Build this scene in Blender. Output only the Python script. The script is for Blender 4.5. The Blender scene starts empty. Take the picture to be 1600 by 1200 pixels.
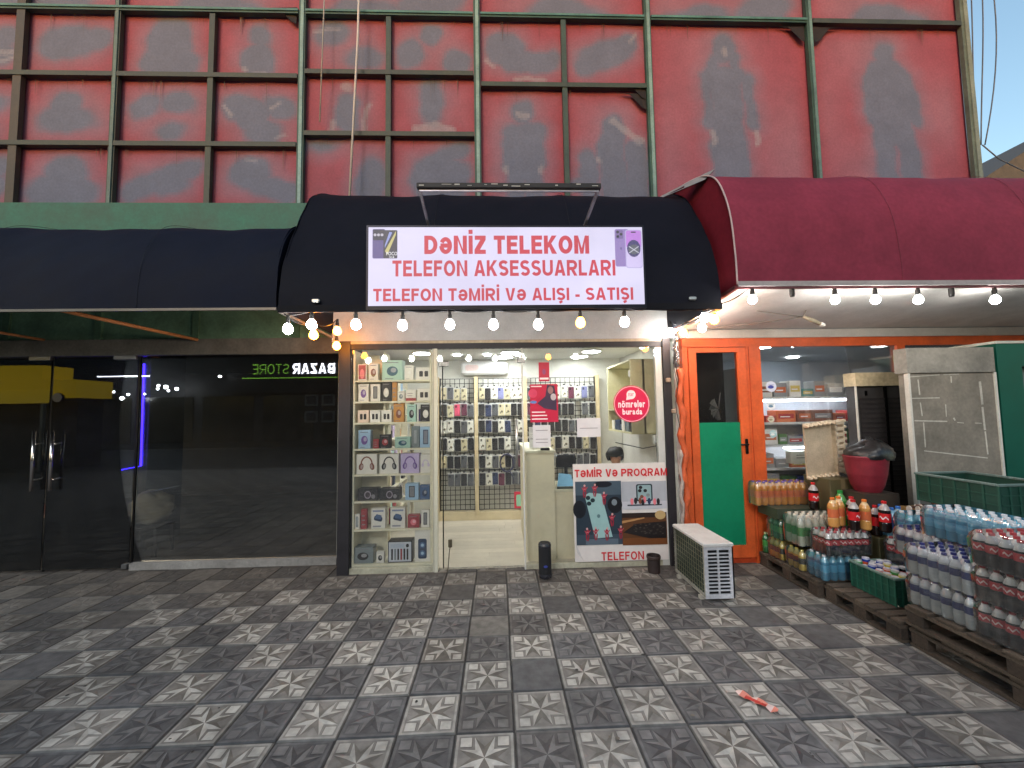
import bpy, math, random
from mathutils import Matrix, Vector
R = random.Random(7)
sc = bpy.context.scene
COL = sc.collection

# ---------------------------------------------------------------- camera
FPX = 639.6
YAW, PITCH, ROLL = 0.0355, 0.0652, -0.0161
CAM = Vector((-0.0633, -2.2029, 1.6365))
_f = Vector((math.sin(YAW) * math.cos(PITCH), math.cos(YAW) * math.cos(PITCH), math.sin(PITCH)))
_r = Vector((math.cos(YAW), -math.sin(YAW), 0))
_u = _r.cross(_f)
RIGHT = _r * math.cos(ROLL) + _u * math.sin(ROLL)
UP = -_r * math.sin(ROLL) + _u * math.cos(ROLL)
cam_d = bpy.data.cameras.new('camera')
cam = bpy.data.objects.new('camera', cam_d)
COL.objects.link(cam)
cam_d.sensor_fit = 'HORIZONTAL'
cam_d.sensor_width = 36
cam_d.lens = 36 * FPX / 1600
cam_d.clip_start = 0.05
cam_d.clip_end = 500
m3 = Matrix((RIGHT, UP, -_f)).transposed()
cam.matrix_world = Matrix.Translation(CAM) @ m3.to_4x4()
sc.camera = cam


def at(x, y, X=None, Y=None, Z=None):
    """point of the place seen at photo pixel (x, y) on a known plane"""
    d = RIGHT * ((x - 800) / FPX) + UP * (-(y - 600) / FPX) + _f
    if Y is not None:
        t = (Y - CAM.y) / d.y
    elif X is not None:
        t = (X - CAM.x) / d.x
    else:
        t = (Z - CAM.z) / d.z
    return CAM + d * t


# ---------------------------------------------------------------- world, sun, exposure
SUN_EL, SUN_AZ = math.radians(4.0), math.radians(200)
world = bpy.data.worlds.new('World')
sc.world = world
world.use_nodes = True
nt = world.node_tree
nt.nodes.clear()
sky = nt.nodes.new('ShaderNodeTexSky')
sky.sky_type = 'NISHITA'
sky.sun_disc = False
sky.sun_elevation = SUN_EL
sky.sun_rotation = SUN_AZ
sky.air_density = 1.0
sky.dust_density = 1.5
sky.ozone_density = 1.5
bg = nt.nodes.new('ShaderNodeBackground')
bg.inputs['Strength'].default_value = 0.15
wo = nt.nodes.new('ShaderNodeOutputWorld')
nt.links.new(sky.outputs[0], bg.inputs[0])
nt.links.new(bg.outputs[0], wo.inputs[0])
sl = bpy.data.lights.new('sun', 'SUN')
sl.energy = 0.22
sl.angle = math.radians(12)
sl.color = (.92, .95, 1)
so = bpy.data.objects.new('sun', sl)
COL.objects.link(so)
# sky sun_rotation turns clockwise from +Y seen from above
sd = Vector((math.sin(SUN_AZ) * math.cos(math.radians(30)), math.cos(SUN_AZ) * math.cos(math.radians(30)), math.sin(math.radians(30))))
so.rotation_euler = sd.to_track_quat('Z', 'Y').to_euler()
so.location = (0, -6, 12)
sc.view_settings.view_transform = 'Standard'
sc.view_settings.look = 'None'
sc.view_settings.exposure = 1.95
sc.view_settings.gamma = 1
sc.render.engine = 'CYCLES'
sc.cycles.use_denoising = True
sc.cycles.max_bounces = 7
sc.cycles.transparent_max_bounces = 14
sc.cycles.sample_clamp_indirect = 6


# ---------------------------------------------------------------- materials
def S(r, g, b):
    def k(v):
        v /= 255
        return v / 12.92 if v < .04045 else ((v + .055) / 1.055) ** 2.4
    return (k(r), k(g), k(b), 1)


MATS = {}


def fam(name, rough=.6, metal=0., nscale=6., namt=.25, bump=.0, bscale=None, spec=.5, fine=0., coat=0., trans=0.):
    """material that reads its base colour from the mesh's colour attribute and
    breaks it up with two scales of procedural noise"""
    if name in MATS:
        return MATS[name]
    m = bpy.data.materials.new(name)
    m.use_nodes = True
    t = m.node_tree
    n, l = t.nodes, t.links
    b = n['Principled BSDF']
    at_ = n.new('ShaderNodeAttribute')
    at_.attribute_name = 'Col'
    tc = n.new('ShaderNodeTexCoord')
    no = n.new('ShaderNodeTexNoise')
    no.inputs['Scale'].default_value = nscale
    no.inputs['Detail'].default_value = 8
    no.inputs['Roughness'].default_value = .65
    l.new(tc.outputs['Object'], no.inputs['Vector'])
    mr = n.new('ShaderNodeMapRange')
    mr.inputs['From Min'].default_value = .28
    mr.inputs['From Max'].default_value = .72
    mr.inputs['To Min'].default_value = 1 - namt
    mr.inputs['To Max'].default_value = 1 + namt * .5
    l.new(no.outputs['Fac'], mr.inputs['Value'])
    mx = n.new('ShaderNodeVectorMath')
    mx.operation = 'SCALE'
    l.new(at_.outputs['Color'], mx.inputs[0])
    l.new(mr.outputs[0], mx.inputs['Scale'])
    out = mx.outputs[0]
    if fine:
        n2 = n.new('ShaderNodeTexNoise')
        n2.inputs['Scale'].default_value = nscale * 14
        n2.inputs['Detail'].default_value = 3
        l.new(tc.outputs['Object'], n2.inputs['Vector'])
        r2 = n.new('ShaderNodeMapRange')
        r2.inputs['From Min'].default_value = .3
        r2.inputs['From Max'].default_value = .7
        r2.inputs['To Min'].default_value = 1 - fine
        r2.inputs['To Max'].default_value = 1 + fine
        l.new(n2.outputs['Fac'], r2.inputs['Value'])
        m2 = n.new('ShaderNodeVectorMath')
        m2.operation = 'SCALE'
        l.new(out, m2.inputs[0])
        l.new(r2.outputs[0], m2.inputs['Scale'])
        out = m2.outputs[0]
    l.new(out, b.inputs['Base Color'])
    rr = n.new('ShaderNodeMapRange')
    rr.inputs['To Min'].default_value = max(0.02, rough - .12)
    rr.inputs['To Max'].default_value = min(1, rough + .12)
    l.new(no.outputs['Fac'], rr.inputs['Value'])
    l.new(rr.outputs[0], b.inputs['Roughness'])
    b.inputs['Metallic'].default_value = metal
    b.inputs['Specular IOR Level'].default_value = spec
    if coat:
        b.inputs['Coat Weight'].default_value = coat
        b.inputs['Coat Roughness'].default_value = .15
    if bump:
        bp = n.new('ShaderNodeBump')
        bp.inputs['Strength'].default_value = bump
        bp.inputs['Distance'].default_value = .01
        n3 = n.new('ShaderNodeTexNoise')
        n3.inputs['Scale'].default_value = bscale or nscale * 5
        n3.inputs['Detail'].default_value = 6
        l.new(tc.outputs['Object'], n3.inputs['Vector'])
        l.new(n3.outputs['Fac'], bp.inputs['Height'])
        l.new(bp.outputs[0], b.inputs['Normal'])
    if trans:
        tr = n.new('ShaderNodeBsdfTransparent')
        ms = n.new('ShaderNodeMixShader')
        ms.inputs[0].default_value = trans
        l.new(b.outputs[0], ms.inputs[1])
        l.new(tr.outputs[0], ms.inputs[2])
        l.new(ms.outputs[0], n['Material Output'].inputs[0])
    MATS[name] = m
    return m


def emis(name, col, s):
    if name in MATS:
        return MATS[name]
    m = bpy.data.materials.new(name)
    m.use_nodes = True
    n = m.node_tree.nodes
    b = n['Principled BSDF']
    b.inputs['Base Color'].default_value = col
    b.inputs['Emission Color'].default_value = col
    b.inputs['Emission Strength'].default_value = s
    MATS[name] = m
    return m


def emis_attr(name, s):
    """backlit print: the colour attribute glows"""
    m = bpy.data.materials.new(name)
    m.use_nodes = True
    n, l = m.node_tree.nodes, m.node_tree.links
    b = n['Principled BSDF']
    a = n.new('ShaderNodeAttribute')
    a.attribute_name = 'Col'
    tc = n.new('ShaderNodeTexCoord')
    no = n.new('ShaderNodeTexNoise')
    no.inputs['Scale'].default_value = 2.2
    l.new(tc.outputs['Object'], no.inputs['Vector'])
    mr = n.new('ShaderNodeMapRange')
    mr.inputs['To Min'].default_value = s * .8
    mr.inputs['To Max'].default_value = s * 1.2
    l.new(no.outputs['Fac'], mr.inputs['Value'])
    b.inputs['Base Color'].default_value = (.08, .08, .09, 1)
    l.new(a.outputs['Color'], b.inputs['Emission Color'])
    l.new(mr.outputs[0], b.inputs['Emission Strength'])
    return m


def glass(name, tint=(.97, .975, .965, 1), refl=1.0, rough=0.0, haze=0.0):
    if name in MATS:
        return MATS[name]
    m = bpy.data.materials.new(name)
    m.use_nodes = True
    n, l = m.node_tree.nodes, m.node_tree.links
    n.remove(n['Principled BSDF'])
    tr = n.new('ShaderNodeBsdfTransparent')
    tr.inputs[0].default_value = tint
    gl = n.new('ShaderNodeBsdfGlossy')
    gl.inputs['Roughness'].default_value = rough
    gl.inputs['Color'].default_value = (1, 1, 1, 1)
    fr = n.new('ShaderNodeFresnel')
    fr.inputs['IOR'].default_value = 1.5
    mu = n.new('ShaderNodeMath')
    mu.operation = 'MULTIPLY'
    mu.inputs[1].default_value = refl
    mu.use_clamp = True
    l.new(fr.outputs[0], mu.inputs[0])
    ms = n.new('ShaderNodeMixShader')
    l.new(mu.outputs[0], ms.inputs[0])
    l.new(tr.outputs[0], ms.inputs[1])
    l.new(gl.outputs[0], ms.inputs[2])
    res = ms.outputs[0]
    if haze:
        df = n.new('ShaderNodeBsdfDiffuse')
        df.inputs[0].default_value = (.75, .78, .8, 1)
        tc = n.new('ShaderNodeTexCoord')
        no = n.new('ShaderNodeTexNoise')
        no.inputs['Scale'].default_value = 9
        l.new(tc.outputs['Object'], no.inputs['Vector'])
        mr = n.new('ShaderNodeMapRange')
        mr.inputs['From Min'].default_value = .3
        mr.inputs['From Max'].default_value = .8
        mr.inputs['To Min'].default_value = haze * .5
        mr.inputs['To Max'].default_value = haze
        l.new(no.outputs['Fac'], mr.inputs['Value'])
        m2 = n.new('ShaderNodeMixShader')
        l.new(mr.outputs[0], m2.inputs[0])
        l.new(res, m2.inputs[1])
        l.new(df.outputs[0], m2.inputs[2])
        res = m2.outputs[0]
    l.new(res, n['Material Output'].inputs[0])
    MATS[name] = m
    return m


MATTE = fam('matte_paint', .65, nscale=5, namt=.18, fine=.05)
DIRTY = fam('dirty_paint', .6, nscale=2.5, namt=.5, fine=.12, bump=.12)
FABRIC = fam('awning_fabric', .7, nscale=2.2, namt=.28, fine=.08, bump=.5, bscale=4.5, spec=.15)
CARD = fam('printed_card', .45, nscale=9, namt=.1)
GLOSSY = fam('glossy_plastic', .25, nscale=8, namt=.12, spec=.6)
PLAST = fam('rough_plastic', .5, nscale=7, namt=.3, fine=.1)
METAL = fam('worn_metal', .35, metal=.85, nscale=8, namt=.3)
WOOD = fam('weathered_wood', .8, nscale=6, namt=.55, fine=.3, bump=.5)
TILE = fam('concrete_tile', .62, nscale=1.1, namt=.5, fine=.26, bump=.25, bscale=60, spec=.4)
POSTER = fam('faded_banner', .7, nscale=3.0, namt=.16, fine=.1, spec=.25)
LIQ = fam('filled_bottle', .18, nscale=9, namt=.1, spec=.7)
CLEARB = fam('clear_bottle', .12, nscale=12, namt=.2, spec=.9, trans=.22)
WHITEWALL = fam('white_wall', .6, nscale=1.6, namt=.14, fine=.03)
GLASS = glass('shop_glass', refl=.9, haze=.02)
DARKGLASS = glass('dark_glass', tint=(.8, .8, .78, 1), refl=1.3, haze=.006)
WRAP = glass('shrink_wrap', refl=2.2, rough=.08, haze=.05)


# ---------------------------------------------------------------- mesh builder
class MB:
    def __init__(s, col=(.5, .5, .5, 1)):
        s.v, s.f, s.c, s.sm, s.mi = [], [], [], [], []
        s.col = col
        s.T = None

    def add(s, vs, fs, col=None, smooth=False, mi=0):
        o = len(s.v)
        for p in vs:
            p = Vector(p)
            s.v.append(s.T @ p if s.T else p)
        for f in fs:
            s.f.append([i + o for i in f])
            s.c.append(col or s.col)
            s.sm.append(smooth)
            s.mi.append(mi)
        return s

    def box(s, x0, x1, y0, y1, z0, z1, col=None, mi=0):
        x0, x1 = sorted((x0, x1)); y0, y1 = sorted((y0, y1)); z0, z1 = sorted((z0, z1))
        v = [(x, y, z) for z in (z0, z1) for y in (y0, y1) for x in (x0, x1)]
        return s.add(v, [(0, 2, 3, 1), (4, 5, 7, 6), (0, 1, 5, 4), (2, 6, 7, 3), (0, 4, 6, 2), (1, 3, 7, 5)], col, mi=mi)

    def bbox(s, x0, x1, y0, y1, z0, z1, b=.004, col=None, mi=0):
        """box with chamfered vertical and horizontal edges"""
        x0, x1 = sorted((x0, x1)); y0, y1 = sorted((y0, y1)); z0, z1 = sorted((z0, z1))
        b = min(b, (x1 - x0) * .45, (y1 - y0) * .45, (z1 - z0) * .45)
        def ring(i, z):
            return [(x0 + b + i, y0 + i, z), (x1 - b - i, y0 + i, z), (x1 - i, y0 + b + i, z), (x1 - i, y1 - b - i, z),
                    (x1 - b - i, y1 - i, z), (x0 + b + i, y1 - i, z), (x0 + i, y1 - b - i, z), (x0 + i, y0 + b + i, z)]
        vs = ring(b, z0) + ring(0, z0 + b) + ring(0, z1 - b) + ring(b, z1)
        fs = [tuple(range(7, -1, -1)), tuple(range(24, 32))]
        for k in range(3):
            for i in range(8):
                j = (i + 1) % 8
                fs.append((k * 8 + i, k * 8 + j, k * 8 + 8 + j, k * 8 + 8 + i))
        return s.add(vs, fs, col, mi=mi)

    def bar(s, a, b, w, h=None, col=None, up=(0, 0, 1), mi=0):
        a, b = Vector(a), Vector(b)
        h = h or w
        d = (b - a).normalized()
        u = Vector(up)
        if abs(d.dot(u)) > .98:
            u = Vector((0, 1, 0))
        r = d.cross(u).normalized() * w / 2
        u2 = r.normalized().cross(d).normalized() * h / 2
        v = [a - r - u2, a + r - u2, a + r + u2, a - r + u2, b - r - u2, b + r - u2, b + r + u2, b - r + u2]
        return s.add(v, [(3, 2, 1, 0), (4, 5, 6, 7), (0, 1, 5, 4), (1, 2, 6, 5), (2, 3, 7, 6), (3, 0, 4, 7)], col, mi=mi)

    def tube(s, pts, r, n=8, col=None, cap=True, mi=0):
        pts = [Vector(p) for p in pts]
        vs, fs = [], []
        ref = Vector((.13, .2, 1)).normalized()
        for i, p in enumerate(pts):
            d = (pts[min(i + 1, len(pts) - 1)] - pts[max(i - 1, 0)]).normalized()
            if abs(d.dot(ref)) > .97:
                a = d.cross(Vector((1, 0, 0))).normalized()
            else:
                a = d.cross(ref).normalized()
            b = d.cross(a)
            rr = r[i] if isinstance(r, (list, tuple)) else r
            for k in range(n):
                t = 2 * math.pi * k / n
                vs.append(p + a * rr * math.cos(t) + b * rr * math.sin(t))
        for i in range(len(pts) - 1):
            for k in range(n):
                j = (k + 1) % n
                fs.append((i * n + k, (i + 1) * n + k, (i + 1) * n + j, i * n + j))
        if cap:
            fs.append(tuple(range(n)))
            fs.append(tuple(range(len(vs) - 1, len(vs) - n - 1, -1)))
        return s.add(vs, fs, col, True, mi)

    def lathe(s, prof, n=14, c=(0, 0, 0), cols=None, col=None, mi=0, smooth=True, axis='z'):
        """prof: (radius, height) list; cols: a colour per band"""
        for i in range(len(prof) - 1):
            vs = []
            for r_, z in prof[i:i + 2]:
                for k in range(n):
                    t = 2 * math.pi * k / n
                    p = (r_ * math.cos(t), r_ * math.sin(t), z)
                    if axis == 'y':
                        p = (p[0], p[2], p[1])
                    elif axis == 'x':
                        p = (p[2], p[0], p[1])
                    vs.append((c[0] + p[0], c[1] + p[1], c[2] + p[2]))
            fs = [(k, (k + 1) % n, n + (k + 1) % n, n + k) for k in range(n)]
            s.add(vs, fs, cols[i] if cols else col, smooth, mi)
        return s

    def poly(s, pts, col=None, mi=0):
        return s.add(pts, [tuple(range(len(pts)))], col, mi=mi)

    # flat print shapes on a plane facing -Y
    def rect(s, x0, x1, z0, z1, y, col, mi=0):
        return s.poly([(x0, y, z0), (x1, y, z0), (x1, y, z1), (x0, y, z1)], col, mi)

    def ell(s, cx, cz, rx, rz, y, col, rot=0, n=20, mi=0):
        p = []
        for k in range(n):
            t = 2 * math.pi * k / n
            a, b = rx * math.cos(t), rz * math.sin(t)
            p.append((cx + a * math.cos(rot) - b * math.sin(rot), y, cz + a * math.sin(rot) + b * math.cos(rot)))
        return s.poly(p, col, mi)

    def rrect(s, x0, x1, z0, z1, r, y, col, rot=0, mi=0):
        p = []
        cx, cz = (x0 + x1) / 2, (z0 + z1) / 2
        for (ax, az, t0) in ((x1 - r, z1 - r, 0), (x0 + r, z1 - r, 90), (x0 + r, z0 + r, 180), (x1 - r, z0 + r, 270)):
            for k in range(4):
                t = math.radians(t0 + k * 30)
                px, pz = ax + r * math.cos(t) - cx, az + r * math.sin(t) - cz
                p.append((cx + px * math.cos(rot) - pz * math.sin(rot), y, cz + px * math.sin(rot) + pz * math.cos(rot)))
        return s.poly(p, col, mi)

    def text(s, txt, x0, x1, z0, z1, y, col, mi=0, mirror=False, bold=0.02):
        vs, fs = text_geo(txt, bold)
        xs = [v[0] for v in vs]; ys = [v[1] for v in vs]
        ax, bx, ay, by = min(xs), max(xs), min(ys), max(ys)
        out = []
        for v in vs:
            u = (v[0] - ax) / (bx - ax)
            if mirror:
                u = 1 - u
            out.append((x0 + u * (x1 - x0), y, z0 + (v[1] - ay) / (by - ay) * (z1 - z0)))
        if mirror:
            fs = [tuple(reversed(f)) for f in fs]
        return s.add(out, fs, col, mi=mi)

    def build(s, name, mats, parent=None, rel=True):
        me = bpy.data.meshes.new(name)
        off = wloc(parent) if (parent is not None and rel) else Vector((0, 0, 0))
        me.from_pydata([tuple(v - off) for v in s.v], [], s.f)
        if not isinstance(mats, (list, tuple)):
            mats = [mats]
        for m in mats:
            me.materials.append(m)
        a = me.color_attributes.new('Col', 'FLOAT_COLOR', 'CORNER')
        buf = []
        for p in me.polygons:
            c = s.c[p.index]
            for _ in range(p.loop_total):
                buf.extend(c)
        a.data.foreach_set('color', buf)
        me.polygons.foreach_set('use_smooth', s.sm)
        me.polygons.foreach_set('material_index', s.mi)
        me.update()
        o = bpy.data.objects.new(name, me)
        COL.objects.link(o)
        if parent is not None:
            o.parent = parent
        return o


_tg = {}


def text_geo(txt, bold=.02):
    if (txt, bold) in _tg:
        return _tg[(txt, bold)]
    cu = bpy.data.curves.new('lettering', 'FONT')
    cu.body = txt
    cu.offset = bold
    cu.resolution_u = 3
    ob = bpy.data.objects.new('lettering', cu)
    COL.objects.link(ob)
    bpy.context.view_layer.update()
    dg = bpy.context.evaluated_depsgraph_get()
    me = bpy.data.meshes.new_from_object(ob.evaluated_get(dg))
    res = ([tuple(v.co) for v in me.vertices], [tuple(p.vertices) for p in me.polygons])
    bpy.data.objects.remove(ob)
    bpy.data.meshes.remove(me)
    bpy.data.curves.remove(cu)
    _tg[(txt, bold)] = res
    return res


def wloc(o):
    v = Vector((0, 0, 0))
    while o is not None:
        v += o.location
        o = o.parent
    return v


def tag(o, label=None, cat=None, group=None, kind=None):
    if label: o['label'] = label
    if cat: o['category'] = cat
    if group: o['group'] = group
    if kind: o['kind'] = kind
    return o


def thing(name, label, cat, loc=(0, 0, 0), group=None):
    o = bpy.data.objects.new(name, None)
    o.empty_display_size = .1
    COL.objects.link(o)
    o.location = loc
    return tag(o, label, cat, group)


def box1(name, x0, x1, y0, y1, z0, z1, col, mat=MATTE, parent=None, b=0):
    m = MB(col)
    (m.bbox(x0, x1, y0, y1, z0, z1, b) if b else m.box(x0, x1, y0, y1, z0, z1))
    return m.build(name, mat, parent)


def copy_tree(o, parent=None):
    c = o.copy()
    COL.objects.link(c)
    if parent is not None:
        c.parent = parent
    for ch in list(o.children):
        copy_tree(ch, c)
    return c


def jit(c, a=.1):
    k = 1 + R.uniform(-a, a)
    return (min(1, c[0] * k), min(1, c[1] * k), min(1, c[2] * k), 1)


def lerp(a, b, t):
    return tuple(a[i] + (b[i] - a[i]) * t for i in range(3)) + (1,)


WHITE = (.78, .78, .76, 1)
CREAM = S(214, 208, 178)
BLACK = (.012, .012, .014, 1)
ORD = ['first', 'second', 'third', 'fourth', 'fifth', 'sixth', 'seventh', 'eighth', 'ninth', 'tenth', 'eleventh', 'twelfth', 'thirteenth', 'fourteenth', 'fifteenth']


# ---------------------------------------------------------------- sign lettering (own stroke capitals)
def arc(cx, cy, rx, ry, a0, a1, n=10):
    return [(cx + rx * math.cos(math.radians(a0 + (a1 - a0) * k / n)), cy + ry * math.sin(math.radians(a0 + (a1 - a0) * k / n))) for k in range(n + 1)]


def glyph(ch, t):
    """returns width, list of (points, closed) centre-line strokes and list of filled polygons, cap height 1"""
    h = t / 2
    w = dict(D=.74, N=.74, Z=.64, T=.64, E=.62, L=.58, K=.74, O=.8, M=.86, F=.58, A=.78, S=.68, U=.74, R=.74, I=t, V=.76, P=.7, Q=.82, B=.72, H=.74).get(ch, .7)
    st, pl = [], []
    L_, R_, B_, T_ = h, w - h, h, 1 - h
    if ch == 'D':
        st.append(([(L_, B_)] + arc(w * .42, .5, R_ - w * .42, .5 - h, -90, 90, 14) + [(L_, T_)], True))
    elif ch in 'OQ':
        st.append((arc(w / 2, .5, w / 2 - h, .5 - h, 0, 350, 27), True))
        if ch == 'Q':
            st.append(([(w * .58, .3), (w * .98, -.04)], False))
    elif ch == 'Ə':
        w = .72
        st.append((arc(w / 2, .46, w / 2 - h, .46 - h, 152, -176, 26), False))
        st.append(([(h * .6, .46), (w - h * 1.5, .46)], False))
    elif ch in 'EF':
        st.append(([(w, T_), (L_, T_), (L_, B_ if ch == 'E' else 0)] + ([(w, B_)] if ch == 'E' else []), False))
        st.append(([(t, .52), (w - .05, .52)], False))
    elif ch == 'L':
        st.append(([(L_, 1), (L_, B_), (w, B_)], False))
    elif ch == 'T':
        st.append(([(0, T_), (w, T_)], False)); st.append(([(w / 2, 0), (w / 2, 1 - t)], False))
    elif ch == 'I':
        st.append(([(w / 2, 0), (w / 2, 1)], False))
    elif ch == 'İ':
        w = t
        st.append(([(w / 2, 0), (w / 2, 1)], False)); st.append(([(w / 2, 1.09), (w / 2, 1.09 + t)], False))
    elif ch == 'H':
        st.append(([(L_, 0), (L_, 1)], False)); st.append(([(R_, 0), (R_, 1)], False)); st.append(([(t, .5), (w - t, .5)], False))
    elif ch == 'N':
        st.append(([(L_, 0), (L_, 1)], False)); st.append(([(R_, 0), (R_, 1)], False))
        pl.append([(t, 1), (t, .74), (w - t, 0), (w - t, .26)])
    elif ch == 'M':
        st.append(([(L_, 0), (L_, 1)], False)); st.append(([(R_, 0), (R_, 1)], False))
        pl.append([(t, 1), (t, .66), (w / 2 - h * .8, 0), (w / 2, 0), (w / 2, .3)])
        pl.append([(w - t, 1), (w / 2, .3), (w / 2, 0), (w / 2 + h * .8, 0), (w - t, .66)])
    elif ch in 'AV':
        p1 = [(0, 0), (t * 1.08, 0), (w / 2, .8), (w / 2, 1), (w / 2 - t * .6, 1)]
        p2 = [(w - a, b) for a, b in reversed(p1)]
        if ch == 'V':
            p1 = [(a, 1 - b) for a, b in reversed(p1)]; p2 = [(a, 1 - b) for a, b in reversed(p2)]
        else:
            st.append(([(w * .27, .28), (w * .73, .28)], False))
        pl += [p1, p2]
    elif ch == 'Z':
        st.append(([(0.02, T_), (w, T_)], False)); st.append(([(0, B_), (w, B_)], False))
        pl.append([(0, t), (t * 1.35, t), (w, 1 - t), (w - t * 1.35, 1 - t)])
    elif ch == 'K':
        st.append(([(L_, 0), (L_, 1)], False))
        pl.append([(t, .3), (t, .3 + t * 1.3), (w - t * 1.25, 1), (w, 1)])
        pl.append([(w * .33, .5), (w * .5, .66), (w, 0), (w - t * 1.25, 0)])
    elif ch in 'PRB':
        m_ = .46
        st.append(([(L_, 0), (L_, 1)], False))
        st.append(([(t, T_)] + arc(w * .56, (T_ + m_) / 2, R_ - w * .56, (T_ - m_) / 2, 90, -90) + [(t, m_)], False))
        if ch == 'R':
            pl.append([(w * .4, m_ - h), (w * .4 + t * 1.2, m_ - h), (w, 0), (w - t * 1.15, 0)])
        if ch == 'B':
            st.append(([(t, m_ - t * .02)] + arc(w * .56, (m_ + B_) / 2, R_ - w * .54, (m_ - B_) / 2, 90, -90) + [(t, B_)], False))
    elif ch == 'U':
        st.append(([(L_, 1)] + arc(w / 2, .34, w / 2 - h, .34 - h, 180, 360, 12) + [(R_, 1)], False))
    elif ch in 'SŞ':
        w = .68
        a = arc(w / 2, .72, w / 2 - h, .28 - h, 25, 180, 10) + arc(w / 2 - .0, .74, w / 2 - h, .23, 200, 262, 4)
        b = arc(w / 2, .27, w / 2 - h, .23, 82, 0, 7) + arc(w / 2, .28, w / 2 - h, .28 - h, -8, -158, 9)
        st.append((a + b, False))
        if ch == 'Ş':
            st.append(([(w / 2, -.03), (w / 2 + .02, -.12), (w / 2 - .12, -.2)], False))
    elif ch == '-':
        w = .34
        st.append(([(0, .36), (w, .36)], False))
    elif ch == ' ':
        w = .26
    return w, st, pl


def ribbon(pts, t, closed):
    P_ = [Vector((p[0], p[1])) for p in pts]
    q = [P_[0]]
    for p in P_[1:]:
        if (p - q[-1]).length > 1e-4:
            q.append(p)
    P_ = q
    n = len(P_)
    vs = []
    for i, p in enumerate(P_):
        a = P_[i - 1] if (i or closed) else None
        b = P_[(i + 1) % n] if (i < n - 1 or closed) else None
        d1 = (p - a).normalized() if a is not None else None
        d2 = (b - p).normalized() if b is not None else None
        d1 = d1 or d2
        d2 = d2 or d1
        n1, n2 = Vector((-d1.y, d1.x)), Vector((-d2.y, d2.x))
        m = n1 + n2
        m = m / max(m.length_squared / 2, .35)
        vs += [p + m * t / 2, p - m * t / 2]
    fs = []
    for i in range(n if closed else n - 1):
        j = (i + 1) % n
        fs.append((2 * i, 2 * i + 1, 2 * j + 1, 2 * j))
    return vs, fs


def caps(mb, txt, x0, x1, z0, z1, y, col, t=.17, gap=.13, mi=0, mirror=False, thick=0):
    """capitals of height z1-z0 fitted between x0 and x1, on a plane facing -Y"""
    lay, cx = [], 0
    for ch in txt:
        w, st, pl = glyph(ch, t)
        lay.append((cx, st, pl))
        cx += w + gap
    W = cx - gap
    sx, sz = (x1 - x0) / W, (z1 - z0)
    k = 0
    for ox, st, pl in lay:
        for pts, closed in st:
            vs, fs = ribbon(pts, t, closed)
            k = (k + 1) % 3
            out = []
            for v in vs:
                u = (ox + v.x) * sx
                out.append(((x1 - u) if mirror else (x0 + u), y - k * .0003, z0 + v.y * sz))
            mb.add(out, fs, col, mi=mi)
        for p in pl:
            k = (k + 1) % 3
            out = []
            for v in p:
                u = (ox + v[0]) * sx
                out.append(((x1 - u) if mirror else (x0 + u), y - k * .0003, z0 + v[1] * sz))
            mb.add(out, [tuple(range(len(p)))], col, mi=mi)


# ================================================================ GROUND
g = MB(S(96, 92, 88))
g.box(-60, 60, -60, 80, -.3, -.012)
tag(g.build('ground', TILE), kind='structure')

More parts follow.
